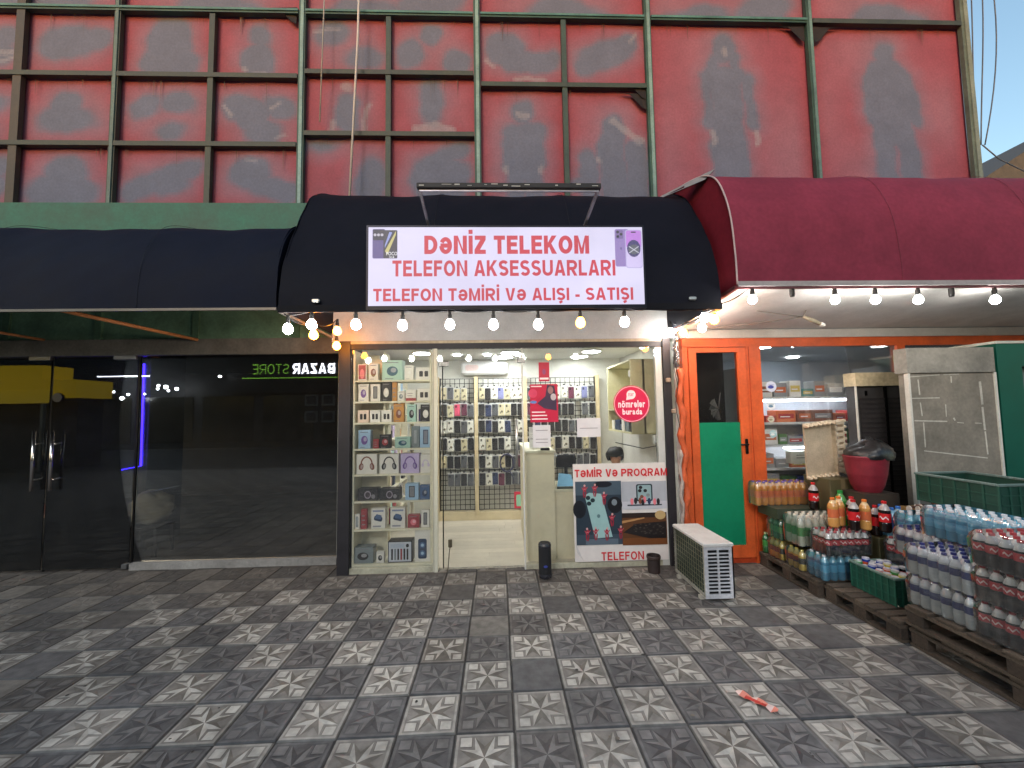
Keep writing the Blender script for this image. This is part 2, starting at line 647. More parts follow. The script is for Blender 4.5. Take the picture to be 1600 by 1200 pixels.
TS = .3
pv = MB()
JN = .0022
for j in range(-18, 14):
    for i in range(-32, 30):
        light = (i + j) % 2 == 0
        x0, y0 = i * TS + JN, j * TS + JN
        x1, y1 = x0 + TS - 2 * JN, y0 + TS - 2 * JN
        if y0 > 4.1 or (y0 > 2.2 and x0 > -1.6):
            continue
        cx, cy = (x0 + x1) / 2, (y0 + y1) / 2
        hz = R.uniform(-.0012, .0012)
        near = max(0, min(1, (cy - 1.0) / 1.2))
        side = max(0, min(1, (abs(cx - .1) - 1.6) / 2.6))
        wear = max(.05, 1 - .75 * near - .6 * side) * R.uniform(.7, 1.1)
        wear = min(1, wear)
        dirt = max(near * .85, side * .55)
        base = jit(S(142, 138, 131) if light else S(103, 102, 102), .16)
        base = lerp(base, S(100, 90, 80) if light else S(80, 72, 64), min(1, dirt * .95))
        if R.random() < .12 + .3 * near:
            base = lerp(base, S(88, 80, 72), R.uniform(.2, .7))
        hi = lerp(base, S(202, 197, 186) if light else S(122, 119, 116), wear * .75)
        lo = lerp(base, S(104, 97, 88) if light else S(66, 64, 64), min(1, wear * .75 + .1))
        b = .006
        tx, ty = R.gauss(0, .0022), R.gauss(0, .0022)
        v_start = len(pv.v)
        # chamfered slab
        vs = [(x0, y0, hz - .006), (x1, y0, hz - .006), (x1, y1, hz - .006), (x0, y1, hz - .006),
              (x0 + b, y0 + b, hz), (x1 - b, y0 + b, hz), (x1 - b, y1 - b, hz), (x0 + b, y1 - b, hz)]
        edge = lerp(base, (0.02, .02, .02, 1), .45)
        pv.add(vs, [(4, 5, 6, 7)], lerp(base, lo, .35))
        pv.add(vs, [(0, 1, 5, 4), (1, 2, 6, 5), (2, 3, 7, 6), (3, 0, 4, 7)], edge)
        if abs(cx) > 7.2 or cy < -3.3 or R.random() < .05 + .12 * side + .1 * near:
            continue
        if R.random() < .07:      # chipped corner showing dark bedding
            sx, sy = R.choice((-1, 1)), R.choice((-1, 1))
            r1, r2 = R.uniform(.015, .04), R.uniform(.01, .03)
            q = [(cx + sx * TS / 2 * .985, cy + sy * TS / 2 * .985, hz + .0026), (cx + sx * (TS / 2 - r1), cy + sy * TS / 2 * .985, hz + .0026), (cx + sx * (TS / 2 - r1 * .7), cy + sy * (TS / 2 - r2 * .8), hz + .0026), (cx + sx * TS / 2 * .985, cy + sy * (TS / 2 - r2), hz + .0026)]
            if sx * sy > 0:
                q.reverse()
            pv.add(q, [(3, 2, 1, 0)] if sx * sy > 0 else [(0, 1, 2, 3)], S(46, 42, 38))
        for _ in range(R.choice((0, 0, 0, 1, 2)) if near < .9 else 3):     # gum, grit and stains
            a, b2, r1 = cx + R.uniform(-.12, .12), cy + R.uniform(-.12, .12), R.uniform(.003, .012)
            n6 = [(a + r1 * R.uniform(.6, 1.3) * math.cos(t * 1.05), b2 + r1 * R.uniform(.6, 1.3) * math.sin(t * 1.05), hz + .0075) for t in range(6)]
            pv.add(n6, [(0, 1, 2, 3, 4, 5)], R.choice([S(52, 48, 44), S(66, 60, 54), S(120, 112, 100), S(40, 38, 36)]))
        z = hz + .0012
        k = TS / .3
        rim = .016
        rc = lerp(base, hi, .35)
        o_, i_ = TS / 2 - .009, TS / 2 - rim - .006
        def sq(r):
            return [(cx - r, cy - r, z), (cx + r, cy - r, z), (cx + r, cy + r, z), (cx - r, cy + r, z)]
        pv.add(sq(o_) + sq(i_), [(0, 1, 5, 4), (1, 2, 6, 5), (2, 3, 7, 6), (3, 0, 4, 7)], rc)
        # eight kite petals with a ridge
        ra, rb = .132 * k, .064 * k
        ph = R.choice((0, 0, 0, .01))
        for q in range(8):
            a = math.radians(22.5 + 45 * q) + ph
            T_ = (cx + ra * math.cos(a), cy + ra * math.sin(a), z + .0005)
            A_ = (cx + rb * math.cos(a - .39), cy + rb * math.sin(a - .39), z)
            B_ = (cx + rb * math.cos(a + .39), cy + rb * math.sin(a + .39), z)
            O_ = (cx, cy, z)
            M_ = (cx + rb * .9 * math.cos(a), cy + rb * .9 * math.sin(a), z + .0045)
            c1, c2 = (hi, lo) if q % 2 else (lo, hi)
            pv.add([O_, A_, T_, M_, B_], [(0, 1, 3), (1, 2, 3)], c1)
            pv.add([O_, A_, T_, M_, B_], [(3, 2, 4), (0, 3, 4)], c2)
        for sx in (-1, 1):
            for sy in (-1, 1):
                a0, a1 = .064 * k, .119 * k
                q = [(cx + sx * a0, cy + sy * a0, z + .001), (cx + sx * a1, cy + sy * a0, z + .001), (cx + sx * a1, cy + sy * a1, z + .001), (cx + sx * a0, cy + sy * a1, z + .001)]
                if sx * sy < 0:
                    q.reverse()
                pv.add(q, [(0, 1, 2, 3)], jit(hi, .05))
                ax, ay = cx + sx * a0, cy + sy * a0
                # dark groove edge toward the star
                e = .004
                q2 = [(ax - sx * e, ay - sy * e, z + .0005), (cx + sx * a1, ay - sy * e, z + .0005), (cx + sx * a1, ay, z + .0005), (ax, ay, z + .0005)]
                q3 = [(ax - sx * e, ay - sy * e, z + .0005), (ax, ay, z + .0005), (ax, cy + sy * a1, z + .0005), (ax - sx * e, cy + sy * a1, z + .0005)]
                if sx * sy < 0:
                    q2.reverse(); q3.reverse()
                pv.add(q2, [(0, 1, 2, 3)], lo)
                pv.add(q3, [(0, 1, 2, 3)], lo)
        for v in pv.v[v_start:]:      # each slab has settled a little out of level
            v.z += (v.x - cx) * tx * 3 + (v.y - cy) * ty * 3
tag(pv.build('pavement', TILE), kind='structure')

rd = MB((.045, .045, .048, 1))
rd.box(-60, 60, -13.5, -6.0, -.05, -.007)
tag(rd.build('road', fam('asphalt', .8, nscale=3, namt=.4, fine=.2, bump=.3)), kind='structure')

# ================================================================ BUILDING
F = 2.13          # shop front plane
FL = 2.45         # plane of the store on the left
bld = thing('market_building', 'long two storey market building behind the billboard, its shop rooms at ground level', 'building', (0, 4, 0))
WC = S(196, 194, 186)


def room_box(name, x0, x1, y0, y1, z0, z1, col, mat=WHITEWALL):
    m = MB(col)
    m.box(x0, x1, y0, y1, z0, z1)
    return m.build(name, mat, bld)


room_box('upper_storey', -14, 5.88, 2.72, 9, 2.62, 8.6, S(120, 60, 60), DIRTY)
# phone shop room
room_box('ceiling', -1.72, 1.86, 2.17, 4.25, 2.43, 2.6, S(214, 214, 210))
room_box('back_wall', -1.72, 1.86, 4.12, 4.25, 0, 2.43, S(216, 216, 206))
room_box('partition_wall', -1.86, -1.725, 2.47, 6.4, 0, 2.6, S(206, 204, 196))
room_box('partition_wall', 1.87, 1.98, 2.2, 6.4, 0, 2.6, S(216, 214, 206))
# left store room
room_box('ceiling', -12, -1.87, 2.5, 6.4, 2.5, 2.6, S(70, 70, 70))
room_box('back_wall', -12, -1.87, 6.4, 6.5, 0, 2.6, S(62, 58, 56), DIRTY)
# right store room
room_box('ceiling', 1.99, 9, 2.17, 6.4, 2.48, 2.6, S(205, 210, 215))
room_box('back_wall', 1.99, 9, 5.2, 5.3, 0, 2.48, S(150, 160, 170))
room_box('side_wall', 7.0, 7.1, 2.2, 5.2, 0, 2.48, S(150, 160, 170))
# facade strips over the fronts
room_box('fascia', -1.8, 1.97, 2.13, 2.165, 2.392, 3.1, S(172, 173, 174), MATTE)
m = MB(S(198, 192, 182)); m.box(1.97, 9, 2.1, 2.16, 2.385, 2.475); m.build('fascia', MATTE, bld)
m = MB(S(128, 126, 116)); m.box(-12, -1.81, 2.43, 2.5, 2.315, 2.492); m.build('lintel', DIRTY, bld)
# green painted wall panels above the left front
m = MB(S(112, 150, 120))
m.box(-12, -1.81, 2.45, 2.6, 2.495, 4.06)
for x in (-7.4, -6.4, -5.45, -4.47, -3.42, -2.32):
    m.box(x - .035, x + .035, 2.425, 2.45, 2.495, 3.3, S(90, 126, 98))
m.build('green_wall', DIRTY, bld)
m = MB(S(26, 92, 76)); m.box(-12, -1.9, 2.42, 2.447, 3.35, 4.05); m.build('green_strip', DIRTY, bld)
room_box('wall', -1.8, 8, 2.6, 2.72, 2.62, 4.1, S(60, 66, 60), DIRTY)

fl = MB(S(205, 196, 180))
for k in range(14):
    y = 2.19 + k * .138
    c = jit(S(205, 196, 178), .07)
    xs = [-1.72] + sorted(R.uniform(-1.5, 1.7) for _ in range(3)) + [1.86]
    for a, b_ in zip(xs, xs[1:]):
        fl.box(a + .001, b_ - .001, y + .001, y + .137, -.02, .022, jit(c, .06))
tag(fl.build('floor', fam('laminate', .35, nscale=4, namt=.12, fine=.08)), kind='structure')
fl = MB(S(120, 114, 106)); fl.box(-12, -1.87, 2.5, 6.4, -.02, .03); tag(fl.build('left_floor', DIRTY), kind='structure')
fl = MB(S(110, 108, 104)); fl.box(1.99, 7, 2.2, 5.2, -.02, .04); tag(fl.build('right_floor', DIRTY), kind='structure')

# ================================================================ BILLBOARD
BY = 2.5
Z0, Z1, Z2, Z3, Z4 = 4.03, 4.77, 5.61, 6.42, 7.75
bb = thing('billboard', 'huge faded red billboard with a rusty green steel grid over the awnings', 'billboard', (0, 2.5, 4.03))
RED, REDL, HAZ, BLOB, PALE = S(136, 64, 79), S(138, 92, 108), S(124, 98, 116), S(94, 103, 124), S(142, 138, 148)


def sdist(px, py, sh):
    """signed distance of a point to a shape: ellipse or capsule, in panel units"""
    if sh[0] == 'e':
        _, cx, cy, rx, ry, ro = sh[:6]
        dx, dy = px - cx, py - cy
        a, b_ = dx * math.cos(ro) + dy * math.sin(ro), -dx * math.sin(ro) + dy * math.cos(ro)
        q = math.hypot(a / rx, b_ / ry)
        return (q - 1) * min(rx, ry)
    _, ax, ay, bx, by, r_ = sh[:6]
    vx, vy = bx - ax, by - ay
    t = max(0, min(1, ((px - ax) * vx + (py - ay) * vy) / (vx * vx + vy * vy)))
    return math.hypot(px - ax - vx * t, py - ay - vy * t) - r_


def panel(x0, x1, z0, z1, shapes, pale=(), n=None, seed=0):
    rr = random.Random(seed)
    w, h = x1 - x0, z1 - z0
    nx, nz = max(10, int(w / .028)), max(8, int(h / .028))
    m = MB()
    vs = []
    wob = rr.uniform(0, 6)
    for j in range(nz + 1):
        for i in range(nx + 1):
            u, v = i / nx, j / nz
            bulge = .012 * math.sin(u * math.pi) * math.sin(v * math.pi) + .004 * math.sin(u * 7 + wob) * math.sin(v * 5 + wob)
            vs.append((x0 + u * w, BY + .03 - bulge, z0 + v * h))
    m.v = [Vector(p) for p in vs]
    k1, k2 = rr.uniform(2, 5), rr.uniform(2, 5)
    for j in range(nz):
        for i in range(nx):
            px, py = (i + .5) / nx * w, (j + .5) / nz * h
            d = 9
            wx = px + .012 * math.sin(py * 17 + wob) + .006 * math.sin(py * 41)
            wy = py + .012 * math.sin(px * 15 + wob) + .006 * math.sin(px * 37 + 1)
            for s_ in shapes:
                d = min(d, sdist(wx, wy, s_))
            d -= .01 + .02 * math.sin(px * 9 + wob) * math.sin(py * 8)
            e = min(px, py, w - px, h - py)
            c = lerp(RED, REDL, min(1, e / .22) * (.6 + .4 * math.sin(px * k1 + wob) * math.sin(py * k2)))
            hz_ = max(0, min(1, 1 - d / .2)) ** 1.1
            c = lerp(c, HAZ, hz_ * .8)
            c = lerp(c, BLOB, max(0, min(1, .5 - d / .07)) * .9)
            pd = 9
            for s_ in pale:
                pd = min(pd, sdist(wx, wy, s_))
            if pd < .02:
                c = lerp(c, PALE, max(0, min(1, .6 - pd / .03)) * .55)
            if e < .03:
                c = lerp(c, S(96, 34, 42), .5)
            m.f.append([j * (nx + 1) + i, j * (nx + 1) + i + 1, (j + 1) * (nx + 1) + i + 1, (j + 1) * (nx + 1) + i])
            m.c.append(c); m.sm.append(False); m.mi.append(0)
    return m.build('banner_panel', POSTER, bb)


XS = [-7.7, -6.62, -5.54, -4.45, -3.37, -2.325]


def E_(cx, cy, rx, ry, ro=0.):
    return ('e', cx, cy, rx, ry, ro)


def C_(ax, ay, bx, by, r_):
    return ('c', ax, ay, bx, by, r_)


shoe = lambda s=1: [C_(.25, .25, .85, .28, .13), C_(.55, .3, .85, .5, .12)]
bootA = [E_(.5, .45, .36, .2, .2), C_(.3, .35, .8, .5, .14)]
torso = [E_(.55, .45, .26, .34), C_(.4, .2, .72, .2, .16)]
babe = [E_(.5, .25, .2, .2), E_(.52, .55, .13, .15)]
hat = [E_(.5, .33, .3, .16), E_(.5, .5, .17, .16)]
many = [E_(.3, .5, .18, .14, .4), E_(.7, .55, .2, .12, -.1), E_(.6, .2, .15, .12)]
shoes2 = [E_(.3, .5, .2, .16, .5), E_(.75, .5, .2, .13, -.4), E_(.6, .2, .22, .14, .2), E_(.45, .42, .2, .2)]
slip = [C_(.2, .2, .85, .5, .12), E_(.6, .34, .26, .16, .4)]
boot = [E_(.45, .42, .24, .2), C_(.5, .3, .9, .2, .12)]
mound = [E_(.5, .2, .38, .2), E_(.55, .42, .24, .2)]
rows = [
    [[bootA, shoe()], [torso], [babe]], ]
lay = {
    (0, 0): mound, (1, 0): shoe(), (2, 0): mound, (3, 0): slip, (4, 0): boot,
    (0, 1): bootA, (1, 1): many, (2, 1): hat, (3, 1): many, (4, 1): shoes2,
    (0, 2): torso, (1, 2): shoe(), (2, 2): bootA, (3, 2): torso, (4, 2): babe}
palel = {(4, 1): [C_(.12, .5, .2, .4, .02), C_(.66, .5, .76, .56, .015), C_(.72, .14, .84, .17, .012)], (4, 2): [C_(.42, .05, .56, .07, .03), E_(.34, .15, .03, .03)],
         (1, 2): [C_(.6, .35, .95, .3, .03), C_(.75, .2, .98, .24, .02)], (4, 0): [C_(.38, .6, .5, .59, .01)], (0, 1): [], (2, 2): []}
ZR = [Z0, Z1, Z2, Z3]
for ci in range(5):
    for ri in range(3):
        panel(XS[ci], XS[ci + 1], ZR[ri], ZR[ri + 1], lay[(ci, ri)], palel.get((ci, ri), []), seed=ci * 7 + ri)
for k, (a, b_) in enumerate(((-7.7, -6.62), (-6.62, -4.45), (-4.45, -2.325), (-2.325, -.257), (-.257, 1.836), (1.836, 3.88), (3.88, 5.88))):
    panel(a, b_, Z3, Z4, [E_(.7, .1, .4, .14, .1), E_(1.5, .2, .4, .2, .3)] if k % 2 else [E_(1.1, .05, .5, .25, -.1)], seed=50 + k)
X2 = [-2.325, -1.31, -.257]
panel(X2[0], X2[1], Z2 + .06, Z3, [E_(.3, .55, .2, .16), E_(.68, .24, .22, .13)], [C_(.1, .58, .4, .6, .015)], seed=31)
panel(X2[1], X2[2], Z2 + .06, Z3, [E_(.25, .3, .16, .18), E_(.8, .2, .16, .15), E_(.5, .55, .12, .12)], seed=32)
panel(X2[0], X2[1], 4.91, Z2 + .06, [C_(.52, .2, .52, .42, .13)], [C_(.7, .12, .76, .4, .03), C_(.3, .06, .36, .2, .03), E_(.52, .62, .07, .06)], seed=33)
panel(X2[1], X2[2], 4.91, Z2 + .06, [E_(.5, .5, .14, .3)], [C_(.32, .1, .7, .1, .07), C_(.55, .15, .65, .1, .05)], seed=34)
panel(X2[0], X2[1], Z0, 4.91, [E_(.2, .78, .16, .06), E_(.8, .3, .18, .3)], seed=35)
panel(X2[1], X2[2], Z0, 4.91, [E_(.6, .35, .36, .3, .3), C_(.4, .5, .85, .75, .1)], seed=36)
X3 = [-.257, .797, 1.836]
panel(X3[0], X3[1], 5.54, Z3, [E_(.35, .5, .25, .22), C_(.4, .35, .9, .35, .13)], [C_(.12, .35, .2, .28, .02), C_(.45, .12, .8, .13, .025)], seed=41)
panel(X3[1], X3[2], 5.54, Z3, [E_(.5, .45, .36, .18, .3), C_(.25, .3, .8, .6, .12)], [C_(.85, .62, .9, .72, .015)], seed=42)
man = [E_(.55, 1.2, .13, .15), C_(.42, .95, .68, .95, .12), C_(.4, .95, .36, .55, .08), C_(.7, .95, .74, .55, .08), C_(.55, .9, .55, .55, .2), C_(.47, .45, .45, -.1, .11), C_(.65, .45, .66, -.1, .11)]
panel(X3[0], X3[1], Z0, 5.54, man, [C_(.5, 1.2, .6, 1.16, .035), E_(.34, .48, .03, .05), E_(.76, .48, .03, .05)], seed=43)
grp = [E_(.6, 1.0, .13, .18), C_(.55, .8, .62, .1, .17), C_(.85, .75, .9, .1, .14), E_(.28, .6, .1, .13), C_(.28, .45, .3, .1, .12), C_(.1, .3, .3, .45, .04)]
panel(X3[1], X3[2], Z0, 5.54, grp, [C_(.6, 1.1, .72, 1.02, .04), C_(.75, 1.0, .92, .85, .04), E_(.4, .62, .03, .04), C_(.06, .22, .14, .26, .02)], seed=44)
lady = [E_(.97, 2.05, .14, .2), C_(.86, 1.95, .84, 1.7, .07), C_(1.1, 1.95, 1.12, 1.7, .07), C_(.84, 1.72, 1.12, 1.72, .12), C_(.97, 1.6, .98, .9, .2), C_(.74, 1.68, .76, 1.1, .07), C_(1.24, 1.68, 1.3, 1.1, .07), C_(.9, .8, .98, -.1, .16), C_(1.08, .8, 1.1, -.1, .14)]
panel(1.836, 3.88, Z0, Z3, lady, [E_(.98, 2.02, .035, .06), C_(.78, .98, .8, .84, .03), C_(1.33, .98, 1.34, .84, .03)], seed=45)
guy = [E_(1.0, 2.05, .13, .17), C_(.84, 1.75, 1.16, 1.75, .12), C_(1.0, 1.7, 1.02, 1.1, .27), C_(.78, 1.7, .8, 1.15, .09), C_(1.26, 1.7, 1.34, 1.15, .09), C_(.9, .95, .98, -.1, .13), C_(1.2, .95, 1.26, -.1, .13)]
panel(3.88, 5.88, Z0, Z3, guy, [], seed=46)

GD, GT, BRN = S(52, 58, 50), S(62, 116, 112), S(62, 54, 46)


def vbar(x, z0, z1, w=.075, col=GD, hl=None, d=.045):
    w *= .85
    m = MB(col)
    m.box(x - w / 2, x + w / 2, BY - d, BY + .005, z0, z1)
    if hl:
        m.box(x - w * .18, x + w * .3, BY - d - .014, BY - d, z0, z1, hl)
    m.build('frame_post', DIRTY, bb)


def hbar(x0, x1, z, w=.06, col=GD, hl=None, d=.055):
    w *= .85
    m = MB(col)
    m.box(x0, x1, BY - d, BY + .004, z - w / 2, z + w / 2)
    if hl:
        m.box(x0, x1, BY - d - .012, BY - d, z - w * .1, z + w * .35, hl)
    for _ in range(int((x1 - x0) * 4)):       # rust running down from the rail
        x = R.uniform(x0 + .05, x1 - .05); L = R.uniform(.04, .3); w2 = R.uniform(.002, .006); zz = z - w / 2 + .004
        m.add([(x - w2, BY + .0, zz), (x + w2, BY + .0, zz), (x + w2 * .5, BY + .003, zz - L * .7), (x, BY + .005, zz - L)], [(3, 2, 1, 0)], jit(S(88, 64, 60), .2))
    m.build('frame_rail', DIRTY, bb)


TE = S(70, 112, 108)
vbar(-7.7, Z0, Z4, .09); vbar(-6.62, Z0, Z4)
vbar(-5.54, Z0, Z4, .11, BRN); vbar(-4.45, Z0, Z4, .085, GD, S(84, 104, 100)); vbar(-3.37, Z0, Z3 - .04)
vbar(-2.325, Z0, Z4, .09, S(46, 74, 68), S(120, 150, 150)); vbar(-1.31, Z0, Z3 - .04, .07, S(50, 64, 58))
vbar(-.257, Z0, Z4, .09, S(46, 76, 70), S(120, 148, 146)); vbar(.797, Z0, Z3 - .04, .07, S(50, 68, 62))
vbar(1.836, Z0, Z4, .09, S(46, 78, 70), S(118, 146, 144)); vbar(3.88, Z0, Z4, .085, S(48, 76, 70), S(92, 120, 118))
vbar(5.9, Z0 - .2, Z4, .12, S(92, 104, 96), S(120, 128, 118))
for a, b_, z, c in ((-7.7, -2.37, Z1, GD), (-7.7, -2.37, Z2, GD), (-2.28, -.3, Z2 + .06, GD), (-2.28, -.3, 4.91, GD), (-.21, 1.79, 5.54, S(50, 62, 54))):
    hbar(a, b_, z, .065, c)
hbar(-7.7, -2.37, Z3, .07, S(50, 80, 74), TE)
hbar(-2.28, -.3, Z3, .07, S(50, 80, 74), TE); hbar(-.21, 1.79, Z3, .07, S(46, 78, 72), TE); hbar(1.88, 3.84, Z3, .075, S(46, 78, 72), TE); hbar(3.92, 5.84, Z3, .07, S(56, 62, 56))
hbar(-7.7, 5.9, Z4, .08, GD)
m = MB(BLACK)   # loose torn banner corners
for (x, z, sx) in ((1.79, 5.47, -1), (1.79, 5.6, -1), (3.82, Z3 - .05, -1), (3.94, Z3 - .05, 1), (-2.4, Z3 + .08, -1)):
    m.poly([(x, BY - .02, z), (x + sx * .35, BY - .01, z), (x + sx * .2, BY - .03, z - .03), (x + sx * .06, BY - .04, z - .2), (x, BY - .03, z - .22)], S(40, 34, 34))
    m.build('torn_corner', POSTER, bb); m = MB(BLACK)

# hanging ropes in front of the billboard
m = MB(S(150, 150, 152)); m.tube([(-2.02, 2.36, 8.2), (-2.03, 2.36, 6.4), (-2.06, 2.36, 4.98)], .008, 5)
tag(m.build('rope', MATTE), 'thin grey rope ending halfway down the billboard, beside the longer cord', 'rope')
m = MB(S(196, 190, 190)); m.tube([(-1.6, 2.34, 8.2), (-1.63, 2.34, 6.0), (-1.71, 2.34, 4.0)], .013, 6)
tag(m.build('cord', MATTE), 'long pale cord hanging down over the billboard to the black awning', 'cord')

# ================================================================ AWNINGS
def awning(name, label, x0, x1, prof, col, capcol, valance=None, nseg=40, cap0=True, cap1=True, ripple=.012, seams=(), sagk=.03):
    t = thing(name, label, 'awning', ((x0 + x1) / 2, 2.4, prof[0][1]))
    m = MB(col)
    vs = []
    # smooth the profile
    pr = []
    for i in range(len(prof) - 1):
        p0, p1, p2, p3 = prof[max(i - 1, 0)], prof[i], prof[i + 1], prof[min(i + 2, len(prof) - 1)]
        for k in range(5):
            u = k / 5
            pr.append(tuple(.5 * (2 * p1[q] + (p2[q] - p0[q]) * u + (2 * p0[q] - 5 * p1[q] + 4 * p2[q] - p3[q]) * u * u + (3 * p1[q] - p0[q] - 3 * p2[q] + p3[q]) * u ** 3) for q in (0, 1)))
    pr.append(prof[-1])
    nx = max(8, int((x1 - x0) / .07))
    for i in range(nx + 1):
        x = x0 + (x1 - x0) * i / nx
        # fabric sags between its hoops
        hoops = sorted([x0, x1] + list(seams))
        sag = 0
        for a, b_ in zip(hoops, hoops[1:]):
            if a <= x <= b_:
                sag = math.sin(math.pi * (x - a) / (b_ - a)) ** .7
        for k, (y, z) in enumerate(pr):
            e = math.sin(math.pi * min(1, max(0, k / (len(pr) - 1))))
            w = ripple * (math.sin(x * 5.1 + z * 3) + .6 * math.sin(x * 11.3 + z * 5))
            wr = .006 * math.sin(x * 31 + z * 9) * max(0, 1 - k / 9) + .004 * math.sin(x * 17 - z * 23)
            vs.append((x, y + (sag * sagk * .9 + w * .5 + wr) * e, z - (sag * sagk + w * .5) * e))
    n = len(pr)
    fs = [(i * n + k, (i + 1) * n + k, (i + 1) * n + k + 1, i * n + k + 1) for i in range(nx) for k in range(n - 1)]
    m.add(vs, fs, col, True)
    m.build('canopy', FABRIC, t)
    for sx_ in seams:
        for dx in (0,):
            m = MB(lerp(col, (1, 1, 1, 1), .02))
            m.tube([(sx_ + dx, y - .003, z + .003) for y, z in pr], .0018, 5)
            m.build('seam', FABRIC, t)
    for on, x, s in ((cap0, x0, 1), (cap1, x1, -1)):
        if on:
            m = MB(capcol)
            a = [(x + s * .012, y, z) for y, z in pr]
            base = [(x + s * .012, 2.5, z) for y, z in pr]
            for k in range(n - 1):
                m.add([a[k], a[k + 1], base[k + 1], base[k]], [(0, 1, 2, 3)], capcol)
            m.build('end_cap', FABRIC, t)
    return t, pr


bp = [(1.075, 2.475), (1.085, 2.62), (1.125, 2.83), (1.2, 3.03), (1.33, 3.28), (1.53, 3.6), (1.7, 3.76), (1.95, 3.9), (2.25, 3.99), (2.48, 4.02)]
NAVY = S(17, 18, 29)
aw, bpr = awning('shop_awning', 'black barrel shaped canvas awning over the phone shop, carrying the lit sign', -1.8, 1.8, bp, NAVY, NAVY, seams=(-.6, .6))
m = MB(S(150, 145, 140))
m.bar((-1.8, 1.09, 2.462), (1.8, 1.09, 2.462), .022); m.bar((-1.8, 1.09, 2.462), (-1.8, 2.4, 2.43), .022); m.bar((1.8, 1.09, 2.462), (1.8, 2.4, 2.43), .022)
m.build('bottom_rail', METAL, aw)
m = MB(S(20, 20, 26)); m.box(-1.8, 1.8, 1.062, 1.073, 2.445, 2.5); m.build('hem', FABRIC, aw)
m = MB(S(190, 190, 190))
for x in (-1.5, 1.55):
    m.bbox(x - .03, x + .03, 1.045, 1.07, 2.52, 2.55, .006)
m.build('clip', METAL, aw)
rp = [(.96, 2.62), (.965, 2.86), (1.015, 3.25), (1.15, 3.57), (1.33, 3.74), (1.6, 3.86), (1.95, 3.95), (2.48, 4.0)]
ra, rpr = awning('grocery_awning', 'dark red barrel shaped canvas awning over the drinks shop on the right', 1.87, 9.0, rp, S(130, 50, 68), S(120, 32, 46), seams=(3.25, 4.45, 5.7, 7.2), sagk=.008, ripple=.004)
m = MB(S(196, 170, 170))
for x in (1.87,):
    m.tube([(x, y - .004, z) for y, z in rpr], .007, 5)
m.build('piping', MATTE, ra)
m = MB(S(130, 80, 84))
m.bar((1.87, .97, 2.6), (9, .97, 2.6), .03); m.bar((1.87, .97, 2.6), (1.87, 2.3, 2.5), .03)
m.build('bottom_rail', METAL, ra)
m = MB(S(168, 160, 160)); m.box(1.87, 9, .94, .952, 2.6, 2.64); m.build('hem', FABRIC, ra)
m = MB(S(204, 202, 200))
m.add([(1.9, .99, 2.612), (9, .99, 2.612), (9, 2.098, 2.48), (1.9, 2.098, 2.48)], [(3, 2, 1, 0)])
m.add([(1.9, .99, 2.618), (9, .99, 2.618), (9, 2.098, 2.486), (1.9, 2.098, 2.486)], [(0, 1, 2, 3)])
m.build('soffit', MATTE, ra)
# torn flap standing up where both awnings meet
m = MB(S(150, 148, 150))
m.add([(1.62, 1.75, 3.76), (1.86, 1.35, 3.72), (1.93, 1.3, 3.79), (1.9, 1.42, 3.82), (1.6, 1.9, 3.82)], [(0, 1, 2, 3, 4)])
m.add([(1.62, 1.76, 3.755), (1.86, 1.36, 3.715), (1.93, 1.31, 3.785), (1.9, 1.43, 3.815), (1.6, 1.91, 3.815)], [(4, 3, 2, 1, 0)], S(60, 22, 30))
m.build('torn_flap', FABRIC, ra)
lp = [(1.08, 2.49), (1.085, 2.66), (1.11, 2.86), (1.18, 3.06), (1.33, 3.26), (1.6, 3.38), (2.0, 3.47), (2.4, 3.5)]
la, lpr = awning('store_awning', 'dark navy canvas awning over the empty glass fronted store on the left', -9.5, -1.82, lp, S(14, 19, 36), S(14, 19, 36), seams=(-7.5, -5.8, -4.2, -2.9))
m = MB(S(90, 90, 92)); m.bar((-9.5, 1.09, 2.48), (-1.82, 1.09, 2.48), .02); m.build('bottom_rail', METAL, la)
p0, p1 = at(92, 484, Y=1.15), at(308, 531, Y=2.4)
m = MB(S(196, 130, 78)); m.tube([p0, p1], .017, 8); m.build('support_strut', MATTE, la)
m = MB(S(196, 130, 78)); m.tube([at(-120, 500, Y=1.3), at(68, 531, Y=2.4)], .014, 8); m.build('support_strut', MATTE, la)

# lamp bracket above the sign
br = thing('sign_lamp_bracket', 'peeling black lamp bar on two pale arms above the lit sign', 'bracket', (0, 1.1, 3.1))
m = MB(S(30, 28, 30))
m.bbox(-.66, .76, .83, .875, 3.345, 3.385, .004)
x = -.64
while x < .72:
    w = R.uniform(.015, .08)
    if R.random() < .6:
        zz = 3.352 + R.uniform(0, .02)
        m.box(x, x + w, .8275, .8295, zz, zz + R.uniform(.003, .009), S(190, 186, 180))
    x += w + R.uniform(.01, .06)
m.build('bar', DIRTY, br)
m = MB(S(176, 172, 182))
m.bar((-.64, .86, 3.335), (.745, .86, 3.335), .014)
m.build('lower_rail', METAL, br)
for xa, xb in ((-.64, -.6), (.74, .66)):
    m = MB(S(184, 180, 190)); m.bar((xa, .86, 3.34), (xb, 1.16, 3.11), .02); m.build('arm', METAL, br)

